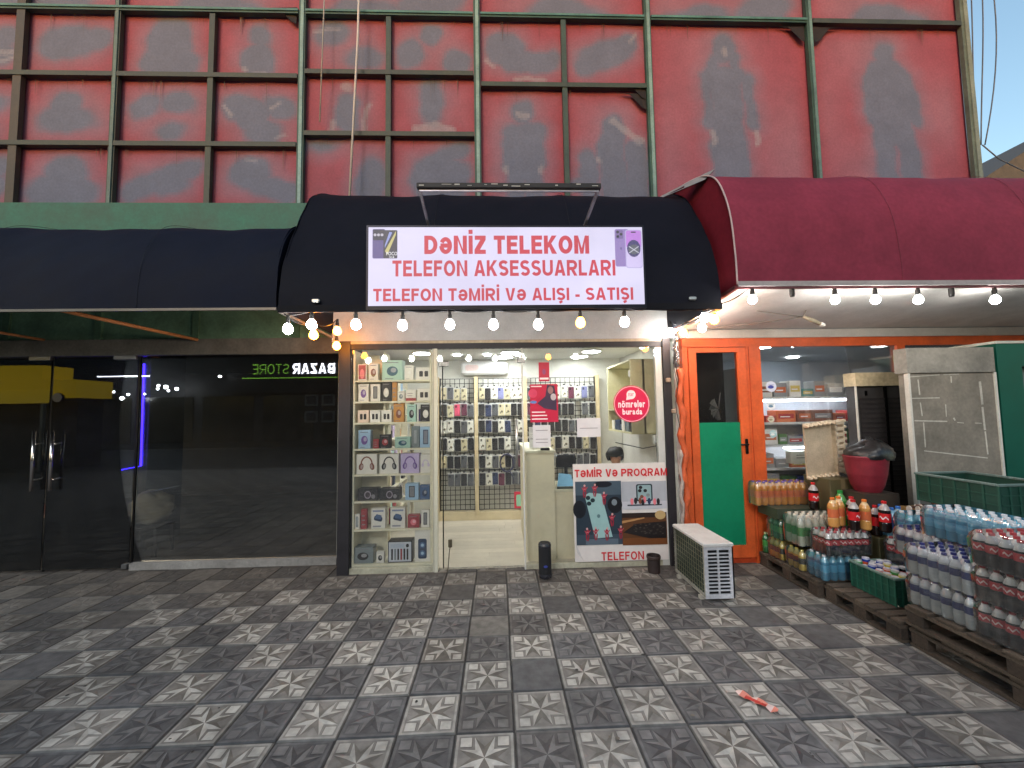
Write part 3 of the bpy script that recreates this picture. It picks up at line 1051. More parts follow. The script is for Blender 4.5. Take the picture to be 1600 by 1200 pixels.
# ================================================================ LIT SIGN
SY = 1.03
sg = thing('shop_sign', 'backlit white lightbox sign with red lettering on the black awning', 'sign', (0, 1.05, 2.5))
s0, s1 = at(575, 478, Y=SY), at(1003, 355, Y=SY)
sx0, sx1, sz0, sz1 = s0.x, s1.x, s0.z, s1.z
m = MB(S(40, 40, 46)); m.box(sx0 - .018, sx1 + .018, SY + .004, SY + .1, sz0 - .03, sz1 + .018); m.build('casing', METAL, sg)
m = MB(S(60, 60, 66))
m.bar((sx0 + .2, SY + .08, sz1 - .1), (sx0 + .2, 1.3, sz1 - .05), .02); m.bar((sx1 - .2, SY + .08, sz1 - .1), (sx1 - .2, 1.3, sz1 - .05), .02)
m.build('mounting_arm', METAL, sg)
GLOW = emis_attr('backlit_acrylic', .24)
m = MB(); m.box(sx0, sx1, SY, SY + .004, sz0, sz1, S(226, 220, 250)); m.build('light_panel', GLOW, sg)
LT = S(206, 40, 62)
m = MB()


def capspx(mb, txt, px0, px1, py_top, py_bot, Y, col, t, **k):
    a, b_ = at(px0, py_bot, Y=Y), at(px1, py_top, Y=Y)
    caps(mb, txt, a.x, b_.x, a.z, b_.z, Y, col, t, **k)


capspx(m, 'DƏNİZ TELEKOM', 663, 920, 368, 397, SY - .001, LT, .23, gap=.1)
m.build('lettering', GLOW, sg); m = MB()
capspx(m, 'TELEFON AKSESSUARLARI', 613, 961, 406, 432, SY - .001, LT, .2, gap=.11)
m.build('lettering', GLOW, sg); m = MB()
capspx(m, 'TELEFON TƏMİRİ VƏ ALIŞI - SATIŞI', 583, 989, 449, 471, SY - .001, LT, .2, gap=.11)
m.build('lettering', GLOW, sg)


def phone_art(m, x0, x1, z0, z1, y, col, back=True, screen=None):
    w, h = x1 - x0, z1 - z0
    m.rrect(x0, x1, z0, z1, w * .14, y, col)
    if back:
        m.rrect(x0 + w * .08, x0 + w * .6, z1 - h * .26, z1 - h * .03, w * .08, y - .0005, lerp(col, (0, 0, 0, 1), .35))
        for a, b_ in ((.22, .08), (.22, .2), (.46, .14)):
            m.ell(x0 + w * a, z1 - h * b_, w * .1, w * .1, y - .001, (.01, .01, .02, 1), n=10)
    elif screen:
        m.rrect(x0 + w * .06, x1 - w * .06, z0 + h * .03, z1 - h * .03, w * .1, y - .0005, screen)


m = MB()
a, b_ = at(582, 404, Y=SY), at(621, 358, Y=SY)
W, H = b_.x - a.x, b_.z - a.z
m.rrect(a.x, a.x + W * .5, a.z, b_.z, .01, SY - .001, S(92, 78, 140))
m.rrect(a.x + W * .02, a.x + W * .48, b_.z - H * .38, b_.z - H * .02, .006, SY - .0015, S(40, 36, 56))
for q in range(3):
    m.ell(a.x + W * (.1 + .14 * q), b_.z - H * .2, .012, .012, SY - .002, S(196, 190, 205), n=10)
m.rrect(a.x + W * .44, b_.x, a.z, b_.z - H * .04, .008, SY - .0025, S(50, 46, 60))
m.poly([(a.x + W * .5, SY - .003, a.z + H * .25), (a.x + W * .6, SY - .003, a.z + H * .12), (b_.x - W * .06, SY - .003, a.z + H * .8), (b_.x - W * .06, SY - .003, a.z + H * .93)], S(200, 190, 120))
m.poly([(a.x + W * .5, SY - .0035, a.z + H * .45), (a.x + W * .5, SY - .0035, a.z + H * .35), (b_.x - W * .2, SY - .0035, a.z + H * .88), (b_.x - W * .32, SY - .0035, a.z + H * .9)], S(150, 160, 220))
m.text('POCO', a.x + W * .56, b_.x + W * .0, a.z + H * .1, a.z + H * .22, SY - .004, (.9, .9, .92, 1), bold=.01)
m.text('X4', a.x + W * .66, b_.x - W * .12, a.z + H * .01, a.z + H * .07, SY - .004, (.9, .9, .92, 1), bold=.01)
m.build('phone_picture', GLOW, sg); m = MB()
a, b_ = at(962, 419, Y=SY), at(1002, 358, Y=SY)
W, H = b_.x - a.x, b_.z - a.z
phone_art(m, a.x, a.x + W * .52, a.z + H * .04, b_.z, SY - .001, S(150, 126, 190))
m.ell(a.x + W * .22, a.z + H * .5, .008, .01, SY - .002, S(100, 84, 140))
m.rrect(a.x + W * .38, b_.x, a.z, b_.z - H * .02, .02, SY - .002, S(190, 180, 225))
m.rrect(a.x + W * .41, b_.x - W * .03, a.z + H * .02, b_.z - H * .04, .018, SY - .0026, S(214, 200, 244))
m.rrect(a.x + W * .41, b_.x - W * .03, a.z + H * .52, b_.z - H * .04, .018, SY - .0031, S(196, 130, 226))
m.ell(a.x + W * .69, a.z + H * .5, W * .25, H * .22, SY - .0036, S(58, 48, 110))
m.ell(a.x + W * .69, a.z + H * .47, W * .2, H * .13, SY - .0041, S(90, 92, 104))
for q in (.6, -.6):
    m.rrect(a.x + W * .47, a.x + W * .91, a.z + H * .455, a.z + H * .475, .002, SY - .0046 - abs(q) * .0004 * (1 if q > 0 else 2), S(205, 205, 220), rot=q)
m.rrect(a.x + W * .6, a.x + W * .78, b_.z - H * .1, b_.z - H * .07, .003, SY - .0046, (.01, .01, .01, 1))
m.build('phone_picture', GLOW, sg)

# ================================================================ STRING LIGHTS
BW = emis('bulb_white', S(255, 252, 244), 36)
BO = emis('bulb_amber', S(255, 150, 40), 20)


def bulb(px, py, Y, amber, label, rad=.038, tilt=(0, 0)):
    p = at(px, py, Y=Y)
    t = thing('light_bulb', label, 'light bulb', p + Vector((0, 0, .12)), 'festoon bulbs under the awnings')
    m = MB()
    prof = [(.004, -rad), (rad * .6, -rad * .8), (rad * .96, -rad * .3), (rad, .1 * rad), (rad * .82, rad * .65), (rad * .5, rad * 1.15), (.014, rad * 1.3)]
    m.lathe(prof, 14, p)
    g_ = m.build('globe', BO if amber else BW, t)
    m = MB(S(24, 24, 24))
    m.lathe([(.0135, .036), (.017, .045), (.017, .085), (.013, .09), (.013, .12), (.001, .12)], 12, p, col=S(24, 24, 24))
    m.build('socket', PLAST, t)
    return p + Vector((0, 0, .12))


OR2 = ['leftmost', 'second from the left', 'third from the left', 'fourth from the left', 'fifth from the left', 'fourth from the right', 'third from the right', 'second last', 'rightmost']
pts = []
for k, (px, py) in enumerate(((556, 508), (629, 509), (703, 508), (771, 508), (841, 508), (907, 505), (976, 504))):
    am = k == 5
    lab = 'glowing amber bulb, the only amber one in the row under the lit sign' if am else 'white bulb in the row below the lit sign, %s' % ['leftmost', 'second from left', 'third from left', 'middle one', 'just left of the amber bulb', '', 'rightmost'][k]
    pts.append(bulb(px, py, 1.08, am, lab))
lc = []
for px, py, Y, am, lab in ((487, 508, 1.09, 0, 'white bulb under the left end of the black awning, beside the outermost bulb'),
                           (450, 515, 1.12, 0, 'outermost white bulb at the left corner of the black awning'),
                           (490, 524, 1.45, 1, 'amber bulb hanging in the left corner cluster, below the white bulbs'),
                           (527, 518, 1.75, 1, 'amber bulb added for a lens ghost, above the lowest one in the left corner cluster'),  # added bulb, stands in for a lens ghost
                           (526, 541, 1.95, 1, 'amber bulb hanging lowest, at the dark post left of the shop')):
    lc.append(bulb(px, py, Y, am, lab))
rc = []
for px, py, Y, am, lab in ((1101, 497, 1.35, 0, 'small white bulb touching an amber one at the gap between both awnings'),
                           (1116, 500, 1.3, 1, 'amber bulb at the gap between both awnings, between white ones'),
                           (1097, 513, 1.6, 0, 'white bulb hanging below the pair at the gap between both awnings'),
                           (1068, 521, 1.85, 1, 'amber bulb near the foil wrapped pipe over the orange door'),
                           (1048, 520, 1.98, 0, 'white bulb right at the foil wrapped pipe beside the shop')):
    rc.append(bulb(px, py, Y, am, lab))
rr_ = []
for k, px in enumerate((1176, 1305, 1368, 1435, 1555)):
    rr_.append(bulb(px, 469, .98, 0, 'white bulb under the red awning, %s' % ['first from the left, over the door frame', 'second from the left, over the window', 'third, in the middle of the five', 'fourth from the left, over the grey panel', 'rightmost, at the photo edge'][k], rad=.032))


def sagcord(pts, r_=.005, sag=.03, col=BLACK):
    m = MB(col)
    out = []
    for a, b_ in zip(pts, pts[1:]):
        for k in range(6):
            u = k / 6
            p = Vector(a).lerp(Vector(b_), u)
            p.z -= sag * 4 * u * (1 - u)
            out.append(p)
    out.append(Vector(pts[-1]))
    m.tube(out, r_, 6)
    return m


tag(sagcord([lc[1], lc[0]] + pts + [Vector((1.75, 1.09, 2.45))], sag=.012).build('cable', PLAST), 'black festoon cable running along the front edge of the black awning', 'cable')
tag(sagcord([lc[1] + Vector((-.03, 0, .01)), lc[2], lc[3], lc[4], Vector((-1.72, 2.1, 2.4))], sag=.05).build('cable', PLAST), 'black festoon cable drooping back to the wall at the left awning end', 'cable')
tag(sagcord([rr_[0]] + [Vector((1.83, 1.2, 2.52)), rc[1], rc[0], rc[2], rc[3], rc[4]], sag=.03).build('cable', PLAST), 'black festoon cable drooping from the red awning to the foil wrapped pipe', 'cable')
tag(sagcord(rr_ + [Vector((5.5, .98, 2.6))], sag=.008).build('cable', PLAST), 'black festoon cable along the front edge of the red awning', 'cable')

m = MB(S(24, 24, 24))
for px in (1238, 1487):
    p = at(px, 460, Y=.99)
    tag(MB(S(24, 24, 24)).lathe([(.001, .05), (.02, .05), (.02, .0), (.016, -.02), (.001, -.02)], 12, p, col=S(24, 24, 24)).build('empty_lamp_socket', PLAST),
        'black bulbless socket under the red awning, ' + ('left one beside the first bulb' if px < 1300 else 'right one beside the last bulb'), 'lamp socket')
# fluorescent fitting hanging off its wires under the soffit
p = at(1255, 495, Y=1.55)
t = thing('hanging_lamp_fitting', 'small broken lamp fitting dangling on wires under the red awning soffit', 'lamp', p)
m = MB(S(150, 140, 120)); m.tube([p, p + Vector((.1, .0, -.04)), p + Vector((.16, 0, -.07))], [.016, .02, .016], 8); m.build('tube_holder', PLAST, t)
m = MB(S(210, 205, 200)); m.tube([p + Vector((.16, 0, -.07)), p + Vector((.2, 0, -.085))], .02, 8); m.build('globe', PLAST, t)
m = MB(S(120, 112, 104)); m.tube([(1.95, 2.08, 2.46), p + Vector((-.25, .1, -.02)), p], .006, 6); m.tube([p, p + Vector((.05, 0, .1))], .006, 5); m.tube([p, p + Vector((-.45, 0, .06))], .005, 5); m.build('wire', PLAST, t)

# ================================================================ PHONE SHOP FRONT
DK = S(34, 31, 36)
sf = thing('phone_shop_facade', 'glazed phone shop front in a dark frame', 'shop front', (.05, F, 0))
m = MB(DK)
m.box(-1.716, -1.6, F - .02, F + .36, 0, 2.392)
m.build('frame_post', DIRTY, sf)
m = MB(DK); m.box(1.715, 1.795, F - .03, F + .06, 0, 2.392); m.build('frame_post', DIRTY, sf)
m = MB(DK); m.box(-1.6, 1.715, F - .01, F + .06, 2.305, 2.392); m.build('lintel', DIRTY, sf)
m = MB(S(178, 160, 132)); m.box(-1.6, 1.715, F - .012, F - .006, 2.362, 2.39); m.build('trim', DIRTY, sf)
m = MB(S(190, 190, 184)); m.box(1.64, 1.712, F + .0, F + .05, .0, 2.3); m.build('white_jamb', WHITEWALL, sf)
m = MB(S(176, 172, 150)); m.box(-1.6, -.751, F + .0, F + .05, .0, .055); m.build('sill', DIRTY, sf)
m = MB(S(176, 172, 150)); m.box(.208, 1.639, F + .0, F + .05, .0, .05); m.build('sill', DIRTY, sf)


def pane(name, x0, x1, z0, z1, y, parent, mat=GLASS, th=.008):
    m = MB(); m.box(x0, x1, y, y + th, z0, z1)
    return m.build(name, mat, parent)


pane('glass_pane', -1.598, -.712, .056, 2.303, F + .012, sf)
pane('glass_pane', .205, 1.638, .052, 2.303, F + .012, sf)
d = pane('glass_door', -.655, .19, .03, 2.16, F + .012, sf)
pane('transom_pane', -.705, .2, 2.17, 2.303, F + .012, sf)
m = MB(S(200, 196, 176)); m.box(-.735, -.70, F - .01, F + .06, .0, 2.305); m.box(-.75, -.742, F + .0, F + .05, .0, 2.305); m.build('door_jamb', WHITEWALL, sf)
m = MB(S(206, 204, 196)); m.box(.192, .207, F - .002, F + .03, .0, 2.303); m.build('mullion', WHITEWALL, sf)
for n_, x, z in (('hinge_fitting', -.63, 2.14), ('hinge_fitting', .2, 2.17)):
    m = MB(S(110, 110, 108)); m.bbox(x - .05, x + .05 if x < 0 else x + .03, F - .006, F + .034, z - .025, z + .03, .004)
    m.build(n_, METAL, sf)
m = MB(S(60, 60, 58)); m.tube([(-.64, F - .012, .04), (-.64, F - .012, 2.12)], .006, 8); m.build('door_rod', METAL, sf)
m = MB(S(196, 196, 192)); m.tube([(.13, F - .03, 1.02), (.13, F - .03, 1.55)], .012, 8); m.build('door_handle', METAL, sf)
m = MB(S(120, 112, 96))
m.tube([(-.595, F - .02, .02), (-.58, F - .02, .2), (-.565, F - .02, .3)], .005, 6)
m.bbox(-.59, -.55, F - .03, F - .012, .25, .33, .004)
m.build('lock_and_key', METAL, sf)

# ---------------------------------------------------------------- ceiling lamps
LED = emis('led_panel', S(246, 249, 252), 19)
for k, (px, py) in enumerate(((660, 551), (797, 550), (788, 557), (924, 548), (905, 556))):
    p = at(px, py, Z=2.425)
    t = thing('ceiling_light', 'round white ceiling light in the phone shop, ' + ['above the display shelves on the left', 'front one over the door', 'rear one over the door', 'front one above the right window pane', 'rear one above the right window pane'][k], 'ceiling light', p, 'ceiling lights in the phone shop')
    m = MB(WHITE); m.lathe([(.001, 0), (.135, 0), (.135, -.012), (.12, -.014)], 24, p, col=WHITE); m.build('rim', MATTE, t)
    m = MB(WHITE); m.lathe([(.12, -.014), (.1, -.02), (.001, -.021)], 24, p, col=WHITE); m.build('diffuser', LED, t)
for k, (px, py) in enumerate(((731, 569), (770, 569), (808, 568))):
    p = at(px, py, Z=2.425) if False else Vector((-.62 + .42 * k, 3.5, 2.425))
    t = thing('downlight', 'small glowing downlight in the phone shop ceiling near the back wall, ' + ['left', 'middle', 'right'][k] + ' of three', 'downlight', p, 'downlights in the phone shop')
    m = MB(WHITE); m.lathe([(.001, -.001), (.05, -.001), (.045, -.012), (.001, -.014)], 14, p, col=WHITE); m.build('lens', LED, t)

# ---------------------------------------------------------------- window display shelving
DW = S(226, 220, 194)
ds = thing('display_shelf', 'cream display shelf behind the left window pane, full of boxed gadgets', 'shelf', (-1.2, 2.3, 0))
SYF = 2.165
SYB = 2.42
lines = [594, 627, 660, 701, 741, 783, 827, 881]
zs = [at(600, y, Y=SYF).z for y in lines]
xs0, xs1 = -1.585, -.765
m = MB(DW)
m.box(xs0, xs0 + .018, SYF, SYB, .06, 2.3); m.build('side_panel', MATTE, ds)
m = MB(DW); m.box(xs1 - .018, xs1, SYF, SYB, .06, 2.3); m.build('side_panel', MATTE, ds)
for z in zs:
    m = MB(DW); m.box(xs0 + .018, xs1 - .018, SYF, SYB, z - .018, z); m.build('shelf_board', MATTE, ds)
m = MB(DW); m.box(xs0 + .018, xs0 + .3, SYB - .015, SYB - .002, .06, zs[0] + .25); m.build('back_panel', MATTE, ds)
m = MB(S(206, 204, 184)); m.box(xs0, xs1, SYF + .004, SYB, .03, zs[-1] - .018); m.build('plinth', MATTE, ds)
m = MB(DW); m.box(xs0 + .3, xs0 + .318, SYF + .06, SYB, zs[3], zs[0] + .3); m.box(xs0 + .57, xs0 + .585, SYF + .1, SYB, zs[6], zs[1] - .02); m.build('divider', MATTE, ds)

PK = {'w': S(226, 222, 212), 'k': S(32, 30, 33), 'b': S(66, 94, 134), 'db': S(36, 54, 84), 'lb': S(160, 190, 215), 'p': S(110, 78, 150), 'lp': S(196, 180, 215),
      'r': S(156, 52, 58), 'o': S(196, 138, 66), 'br': S(124, 70, 52), 'pk': S(226, 120, 130), 'g': S(120, 130, 132), 't': S(40, 90, 110), 'mi': S(170, 205, 190), 'pe': S(232, 206, 186)}


def art(m, kind, x0, x1, z0, z1, y):
    w, h = x1 - x0, z1 - z0
    cx, cz = (x0 + x1) / 2, (z0 + z1) / 2
    if kind == 'phones':      # picture filling the card
        m.rect(x0 + w * .1, x1 - w * .1, z0 + h * .08, z1 - h * .06, y, PK['r'])
        m.ell(cx, cz - h * .1, w * .25, h * .3, y - .0005, PK['pk'])
    elif kind.startswith('hp'):  # headphones
        c = PK[kind[2:]]
        r_ = min(w, h) * .34
        pts = arc(cx, cz, r_ * .8, r_ * 1.05, 0, 180, 12)
        vs, fs = ribbon(pts, r_ * .2, False)
        m.add([(v.x, y, v.y) for v in vs], fs, c)
        for s_ in (-1, 1):
            m.ell(cx + s_ * r_ * .8, cz - r_ * .35, r_ * .34, r_ * .52, y - .0005, c, rot=s_ * .2)
            m.ell(cx + s_ * r_ * .72, cz - r_ * .35, r_ * .17, r_ * .34, y - .001, lerp(c, (1, 1, 1, 1), .25), rot=s_ * .2)
    elif kind.startswith('obj'):
        c = PK[kind[3:]]
        m.ell(cx, cz - h * .05, w * .27, h * .24, y, c)
        m.ell(cx + w * .06, cz, w * .14, h * .12, y - .0005, lerp(c, (1, 1, 1, 1), .3))
        m.rect(x0 + w * .15, x1 - w * .2, z1 - h * .14, z1 - h * .1, y, S(120, 120, 124))
        m.rect(x0 + w * .15, x1 - w * .45, z0 + h * .06, z0 + h * .09, y, S(120, 120, 124))
    elif kind.startswith('ph'):
        c = PK[kind[2:]]
        m.rrect(cx - w * .22, cx + w * .22, z0 + h * .16, z1 - h * .14, w * .06, y, c)
        m.rrect(cx - w * .17, cx + w * .17, z0 + h * .2, z1 - h * .18, w * .05, y - .0005, lerp(c, (1, 1, 1, 1), .2))
    elif kind == 'car':
        m.rrect(cx - w * .3, cx + w * .3, cz - h * .12, cz + h * .12, h * .08, y, PK['db'], rot=-.25)
        m.rrect(cx - w * .2, cx + w * .24, cz - h * .02, cz + h * .2, h * .06, y - .0005, PK['b'], rot=-.25)
        m.rect(x0 + w * .12, x1 - w * .12, z1 - h * .16, z1 - h * .08, y, S(130, 140, 170))
        m.rect(x0 + w * .12, x1 - w * .3, z0 + h * .08, z0 + h * .16, y, S(150, 150, 160))
    elif kind == 'watch':
        m.ell(cx, cz, h * .28, h * .32, y, S(150, 140, 150))
        m.ell(cx, cz, h * .2, h * .23, y - .0005, S(60, 50, 58))
        m.ell(cx + w * .28, cz - h * .15, h * .16, h * .18, y, S(130, 126, 130))
        m.rect(x0 + w * .04, x1 - w * .04, z0 + h * .04, z0 + h * .07, y, S(110, 96, 70))
    elif kind == 'bars':
        for q in range(6):
            m.rrect(x0 + w * (.1 + .14 * q), x0 + w * (.18 + .14 * q), z0 + h * .08, z0 + h * .66, w * .02, y, [PK['k'], PK['g'], PK['k'], PK['r'], PK['k'], PK['k']][q])
        m.rect(x0 + w * .08, x1 - w * .3, z0 + h * .72, z1 - h * .08, y, S(180, 190, 205)); m.ell(x1 - w * .16, z1 - h * .18, w * .07, h * .1, y - .0005, PK['k'])
    elif kind == 'tube':
        m.rrect(cx - w * .28, cx + w * .28, z0 + h * .1, z1 - h * .28, w * .12, y, PK['db'])
        for q in (.27, .52):
            m.ell(cx, z0 + h * q, w * .19, h * .1, y - .0005, PK['b']); m.ell(cx, z0 + h * q, w * .1, h * .05, y - .001, PK['lb'])
    elif kind == 'two':
        for s_ in (-.17, .17):
            m.rrect(cx + w * (s_ - .12), cx + w * (s_ + .12), cz - h * .25, cz + h * .2, w * .05, y, PK['k'])
    elif kind == 'txt':
        for q in range(3):
            m.rect(x0 + w * .15, x1 - w * R.uniform(.2, .4), z0 + h * (.2 + .22 * q), z0 + h * (.26 + .22 * q), y, S(140, 130, 130))


CN = {'w': 'white', 'g': 'grey', 'lb': 'light blue', 'k': 'black', 'r': 'red', 'lp': 'lilac', 'mi': 'mint', 'db': 'dark blue', 'o': 'orange', 'pe': 'peach', 'p': 'purple', 'b': 'blue', 'pk': 'pink', 't': 'teal', 'br': 'brown'}
SHELF = ['top', 'second', 'third', 'fourth', 'fifth', 'sixth', 'seventh', 'bottom']
# shelf, px x0, x1, top, colour, art, what it is
items = [
    (0, 559, 573, 569, 'w', 'phones', 'phone box', 'narrow box with a red and pink picture, left end of the top window shelf'),
    (0, 576, 591, 568, 'w', 'objbr', 'phone box', 'white box with a brown picture, second on the top window shelf'),
    (0, 597, 629, 563, 'mi', 'objt', 'gadget box', 'wide clear box with a round teal gadget on the top window shelf'),
    (0, 632, 646, 571, 'w', 'objw', 'bulb box', 'small white box next to the teal gadget on the top window shelf'),
    (0, 650, 674, 574, 'w', 'two', 'earphone box', 'white box with two dark squares at the right end of the top window shelf'),
    (1, 560, 576, 600, 'w', 'objp', 'earphone box', 'white box with a purple blot, left end of the second window shelf'),
    (1, 579, 594, 600, 'w', 'phk', 'cable box', 'white box with a dark gadget, second on the second window shelf'),
    (1, 596, 611, 597, 'k', 'objw', 'gadget box', 'black and white box on the second window shelf'),
    (1, 613, 620, 597, 'o', 'txt', 'gadget box', 'slim orange box on the second window shelf'),
    (1, 621, 632, 611, 'w', 'objg', 'gadget box', 'little white box right of the slim orange one'),
    (1, 634, 650, 609, 'w', 'txt', 'gadget box', 'white box with a red base strip on the second window shelf'),
    (1, 652, 673, 607, 'w', 'two', 'gadget box', 'wide white box at the right end of the second window shelf'),
    (2, 559, 576, 641, 'pe', 'two', 'gadget box', 'peach box at the left end of the third window shelf'),
    (2, 578, 594, 641, 'w', 'two', 'gadget box', 'white box beside the peach box on the third window shelf'),
    (2, 596, 612, 641, 'w', 'two', 'gadget box', 'white box just left of the orange case on the third window shelf'),
    (2, 615, 631, 631, 'o', 'objbr', 'toy case', 'orange case with ear shaped bumps on the third window shelf'),
    (2, 636, 650, 632, 'mi', 'objk', 'earphone box', 'pale green box with a black earbud on the third window shelf'),
    (2, 657, 673, 632, 'k', 'objw', 'watch box', 'black box with a white dot at the right end of the third window shelf'),
    (3, 560, 579, 672, 'lb', 'objp', 'speaker box', 'blue box with a purple speaker on the fourth window shelf'),
    (3, 583, 592, 686, 'r', 'txt', 'gadget box', 'small red box on the fourth window shelf'),
    (3, 593, 610, 679, 'k', 'objr', 'gadget box', 'dark brown box behind the small red one on the fourth window shelf'),
    (3, 617, 641, 683, 'mi', 'objt', 'speaker box', 'mint green box with a dark oval on the fourth window shelf'),
    (3, 643, 655, 666, 'g', 'phg', 'phone box', 'grey box with a phone on the fourth window shelf'),
    (3, 656, 674, 667, 'lb', 'phdb', 'phone box', 'light blue box with a dark blue phone on the fourth window shelf'),
    (4, 557, 589, 710, 'w', 'hpbr', 'headphone box', 'white box picturing brown headphones on the fifth window shelf'),
    (4, 593, 623, 710, 'w', 'hpk', 'headphone box', 'white box picturing black headphones on the fifth window shelf'),
    (4, 626, 655, 709, 'lp', 'hpp', 'headphone box', 'purple and white headphone box on the fifth window shelf'),
    (4, 657, 673, 710, 'w', 'hplp', 'headphone box', 'white box picturing lilac headphones on the fifth window shelf'),
    (5, 559, 590, 764, 'k', 'watch', 'watch box', 'flat black box with a watch, left one on the sixth window shelf'),
    (5, 593, 624, 764, 'k', 'watch', 'watch box', 'flat black box with a watch, right one on the sixth window shelf'),
    (5, 633, 654, 756, 'lb', 'phk', 'gadget box', 'pale blue box with a dark gadget on the sixth window shelf'),
    (5, 656, 671, 758, 'b', 'objdb', 'speaker box', 'blue round cornered speaker at the right end of the sixth window shelf'),
    (6, 554, 562, 804, 'w', 'phg', 'gadget box', 'small white and grey pack at the left end of the seventh window shelf'),
    (6, 564, 573, 796, 'r', 'txt', 'gadget box', 'narrow red box on the seventh window shelf'),
    (6, 580, 602, 795, 'w', 'car', 'toy box', 'white box with a blue gadget picture, left one of the seventh shelf pair'),
    (6, 610, 633, 794, 'w', 'car', 'toy box', 'white box with a blue gadget picture, right one of the seventh shelf pair'),
    (6, 637, 655, 805, 'r', 'objpk', 'gadget box', 'red box with a pink picture on the seventh window shelf'),
    (6, 658, 671, 797, 'w', 'phk', 'phone box', 'white box with a tilted black phone on the seventh window shelf'),
    (7, 551, 583, 856, 'g', 'objk', 'gadget box', 'wide grey box with a dark gadget picture on the bottom window shelf'),
    (7, 588, 600, 862, 'w', 'objk', 'earphone box', 'small white box with a black earbud on the bottom window shelf'),
    (7, 606, 644, 846, 'k', 'bars', 'watch strap box', 'dark framed box of watch straps on the bottom window shelf'),
    (7, 648, 672, 828, 'w', 'tube', 'speaker box', 'tall white box with a blue tube speaker on the bottom window shelf'),
]
for (sh, a, b_, tp, c, ar, cat, lab) in items:
    Yf = SYF + .022
    zb = zs[sh] + .001
    p0 = at(a, tp, Y=Yf); p1 = at(b_, tp, Y=Yf)
    x0, x1, z1 = p0.x, p1.x, p0.z
    if z1 - zb < .04: z1 = zb + .08
    dpt = min(.13, max(.05, (x1 - x0) * .6))
    m = MB(PK[c])
    m.bbox(x0, x1, Yf, Yf + dpt, zb, z1, .003)
    if ar == 'bars':
        m.rect(x0 + .01, x1 - .01, zb + .01, z1 - .01, Yf - .0005, S(196, 200, 208))
        art(m, ar, x0 + .012, x1 - .012, zb + .012, z1 - .012, Yf - .001)
    else:
        art(m, ar, x0, x1, zb, z1, Yf - .0008)
    if 'ear shaped' in lab:
        m.lathe([(.001, -.012), (.022, -.01), (.022, .01), (.001, .012)], 12, (x0 + .015, Yf + .03, z1), axis='y', col=PK['o'])
        m.lathe([(.001, -.012), (.022, -.01), (.022, .01), (.001, .012)], 12, (x1 - .015, Yf + .03, z1), axis='y', col=PK['o'])
    if 'red base' in lab:
        m.rect(x0, x1, zb, zb + (z1 - zb) * .25, Yf - .001, PK['r'])
    tag(m.build(cat.replace(' ', '_'), CARD), lab, cat, 'boxed gadgets in the window display')

# smaller stock standing behind the front row
for sh in range(8):
    x = xs0 + .33; k = 0
    while x < xs1 - .1:
        w, h, c = R.uniform(.03, .08), R.uniform(.06, .17), R.choice(['w', 'k', 'g', 'r', 'lb', 'w', 'mi', 'p', 'k', 'w', 'pe', 'br'])
        if sh == 0: h = min(h, .1)
        if R.random() < .75 and abs(x + w / 2 - (xs0 + .577)) > w / 2 + .012:
            m = MB(jit(PK[c], .15)); y0 = R.uniform(2.335, 2.35)
            m.bbox(x, x + w, y0, y0 + .05, zs[sh] + .001, zs[sh] + h, .003)
            art(m, R.choice(['objk', 'phk', 'txt', 'objr', 'phg', 'two']), x, x + w, zs[sh], zs[sh] + h, y0 - .0008)
            tag(m.build('gadget_box', CARD), '%s box in the rear row of the %s window shelf, %s from the left' % (CN[c], SHELF[sh], ORD[k]), 'gadget box', 'small boxes in the rear row of the window display')
            k += 1
        x += w + R.uniform(.005, .05)
# the left inner wall shelving seen through the window
ls = thing('wall_shelf', 'cream shelving along the left inner wall, behind the window display', 'shelf', (-1.6, 3.3, 0))
m = MB(DW)
lz = [.35, .68, 1.0, 1.3, 1.6, 1.88, 2.14]
for z in lz:
    m = MB(DW); m.box(-1.72, -1.42, 2.56, 4.0, z - .018, z); m.build('shelf_board', MATTE, ls)
for y in (2.55, 3.05, 3.55, 4.0):
    m = MB(DW); m.box(-1.72, -1.42, y - .009, y + .009, .03, 2.3); m.build('upright', MATTE, ls)
BC = ['w', 'w', 'g', 'lb', 'k', 'w', 'r', 'lp', 'mi', 'db', 'o', 'pe']
CN = {'w': 'white', 'g': 'grey', 'lb': 'light blue', 'k': 'black', 'r': 'red', 'lp': 'lilac', 'mi': 'mint', 'db': 'dark blue', 'o': 'orange', 'pe': 'peach', 'p': 'purple', 'b': 'blue', 'pk': 'pink', 't': 'teal', 'br': 'brown'}
for si, z in enumerate(lz):
    y = 2.6
    k = 0
    while y < 3.9:
        w = R.uniform(.06, .13); h = R.uniform(.09, .2); c = R.choice(BC)
        if R.random() < .8 and not any(abs(v - (y + w / 2)) < w / 2 + .015 for v in (3.05, 3.55)):
            m = MB(PK[c]); dx = R.uniform(-.02, .01)
            m.bbox(-1.66, -1.45 + dx, y, y + w, z + .001, z + h, .003)
            m.rect(-1.65, -1.46 + dx, z + h * .3, z + h * .6, y - .0006, PK[R.choice(['k', 'r', 'b', 'g'])])
            tag(m.build('gadget_box', CARD), '%s box, %s along the %s shelf up, left inner wall' % (CN[c], ORD[k], ORD[si]), 'gadget box', 'boxes on the left inner wall shelves')
            k += 1
        y += w + R.uniform(.005, .05)

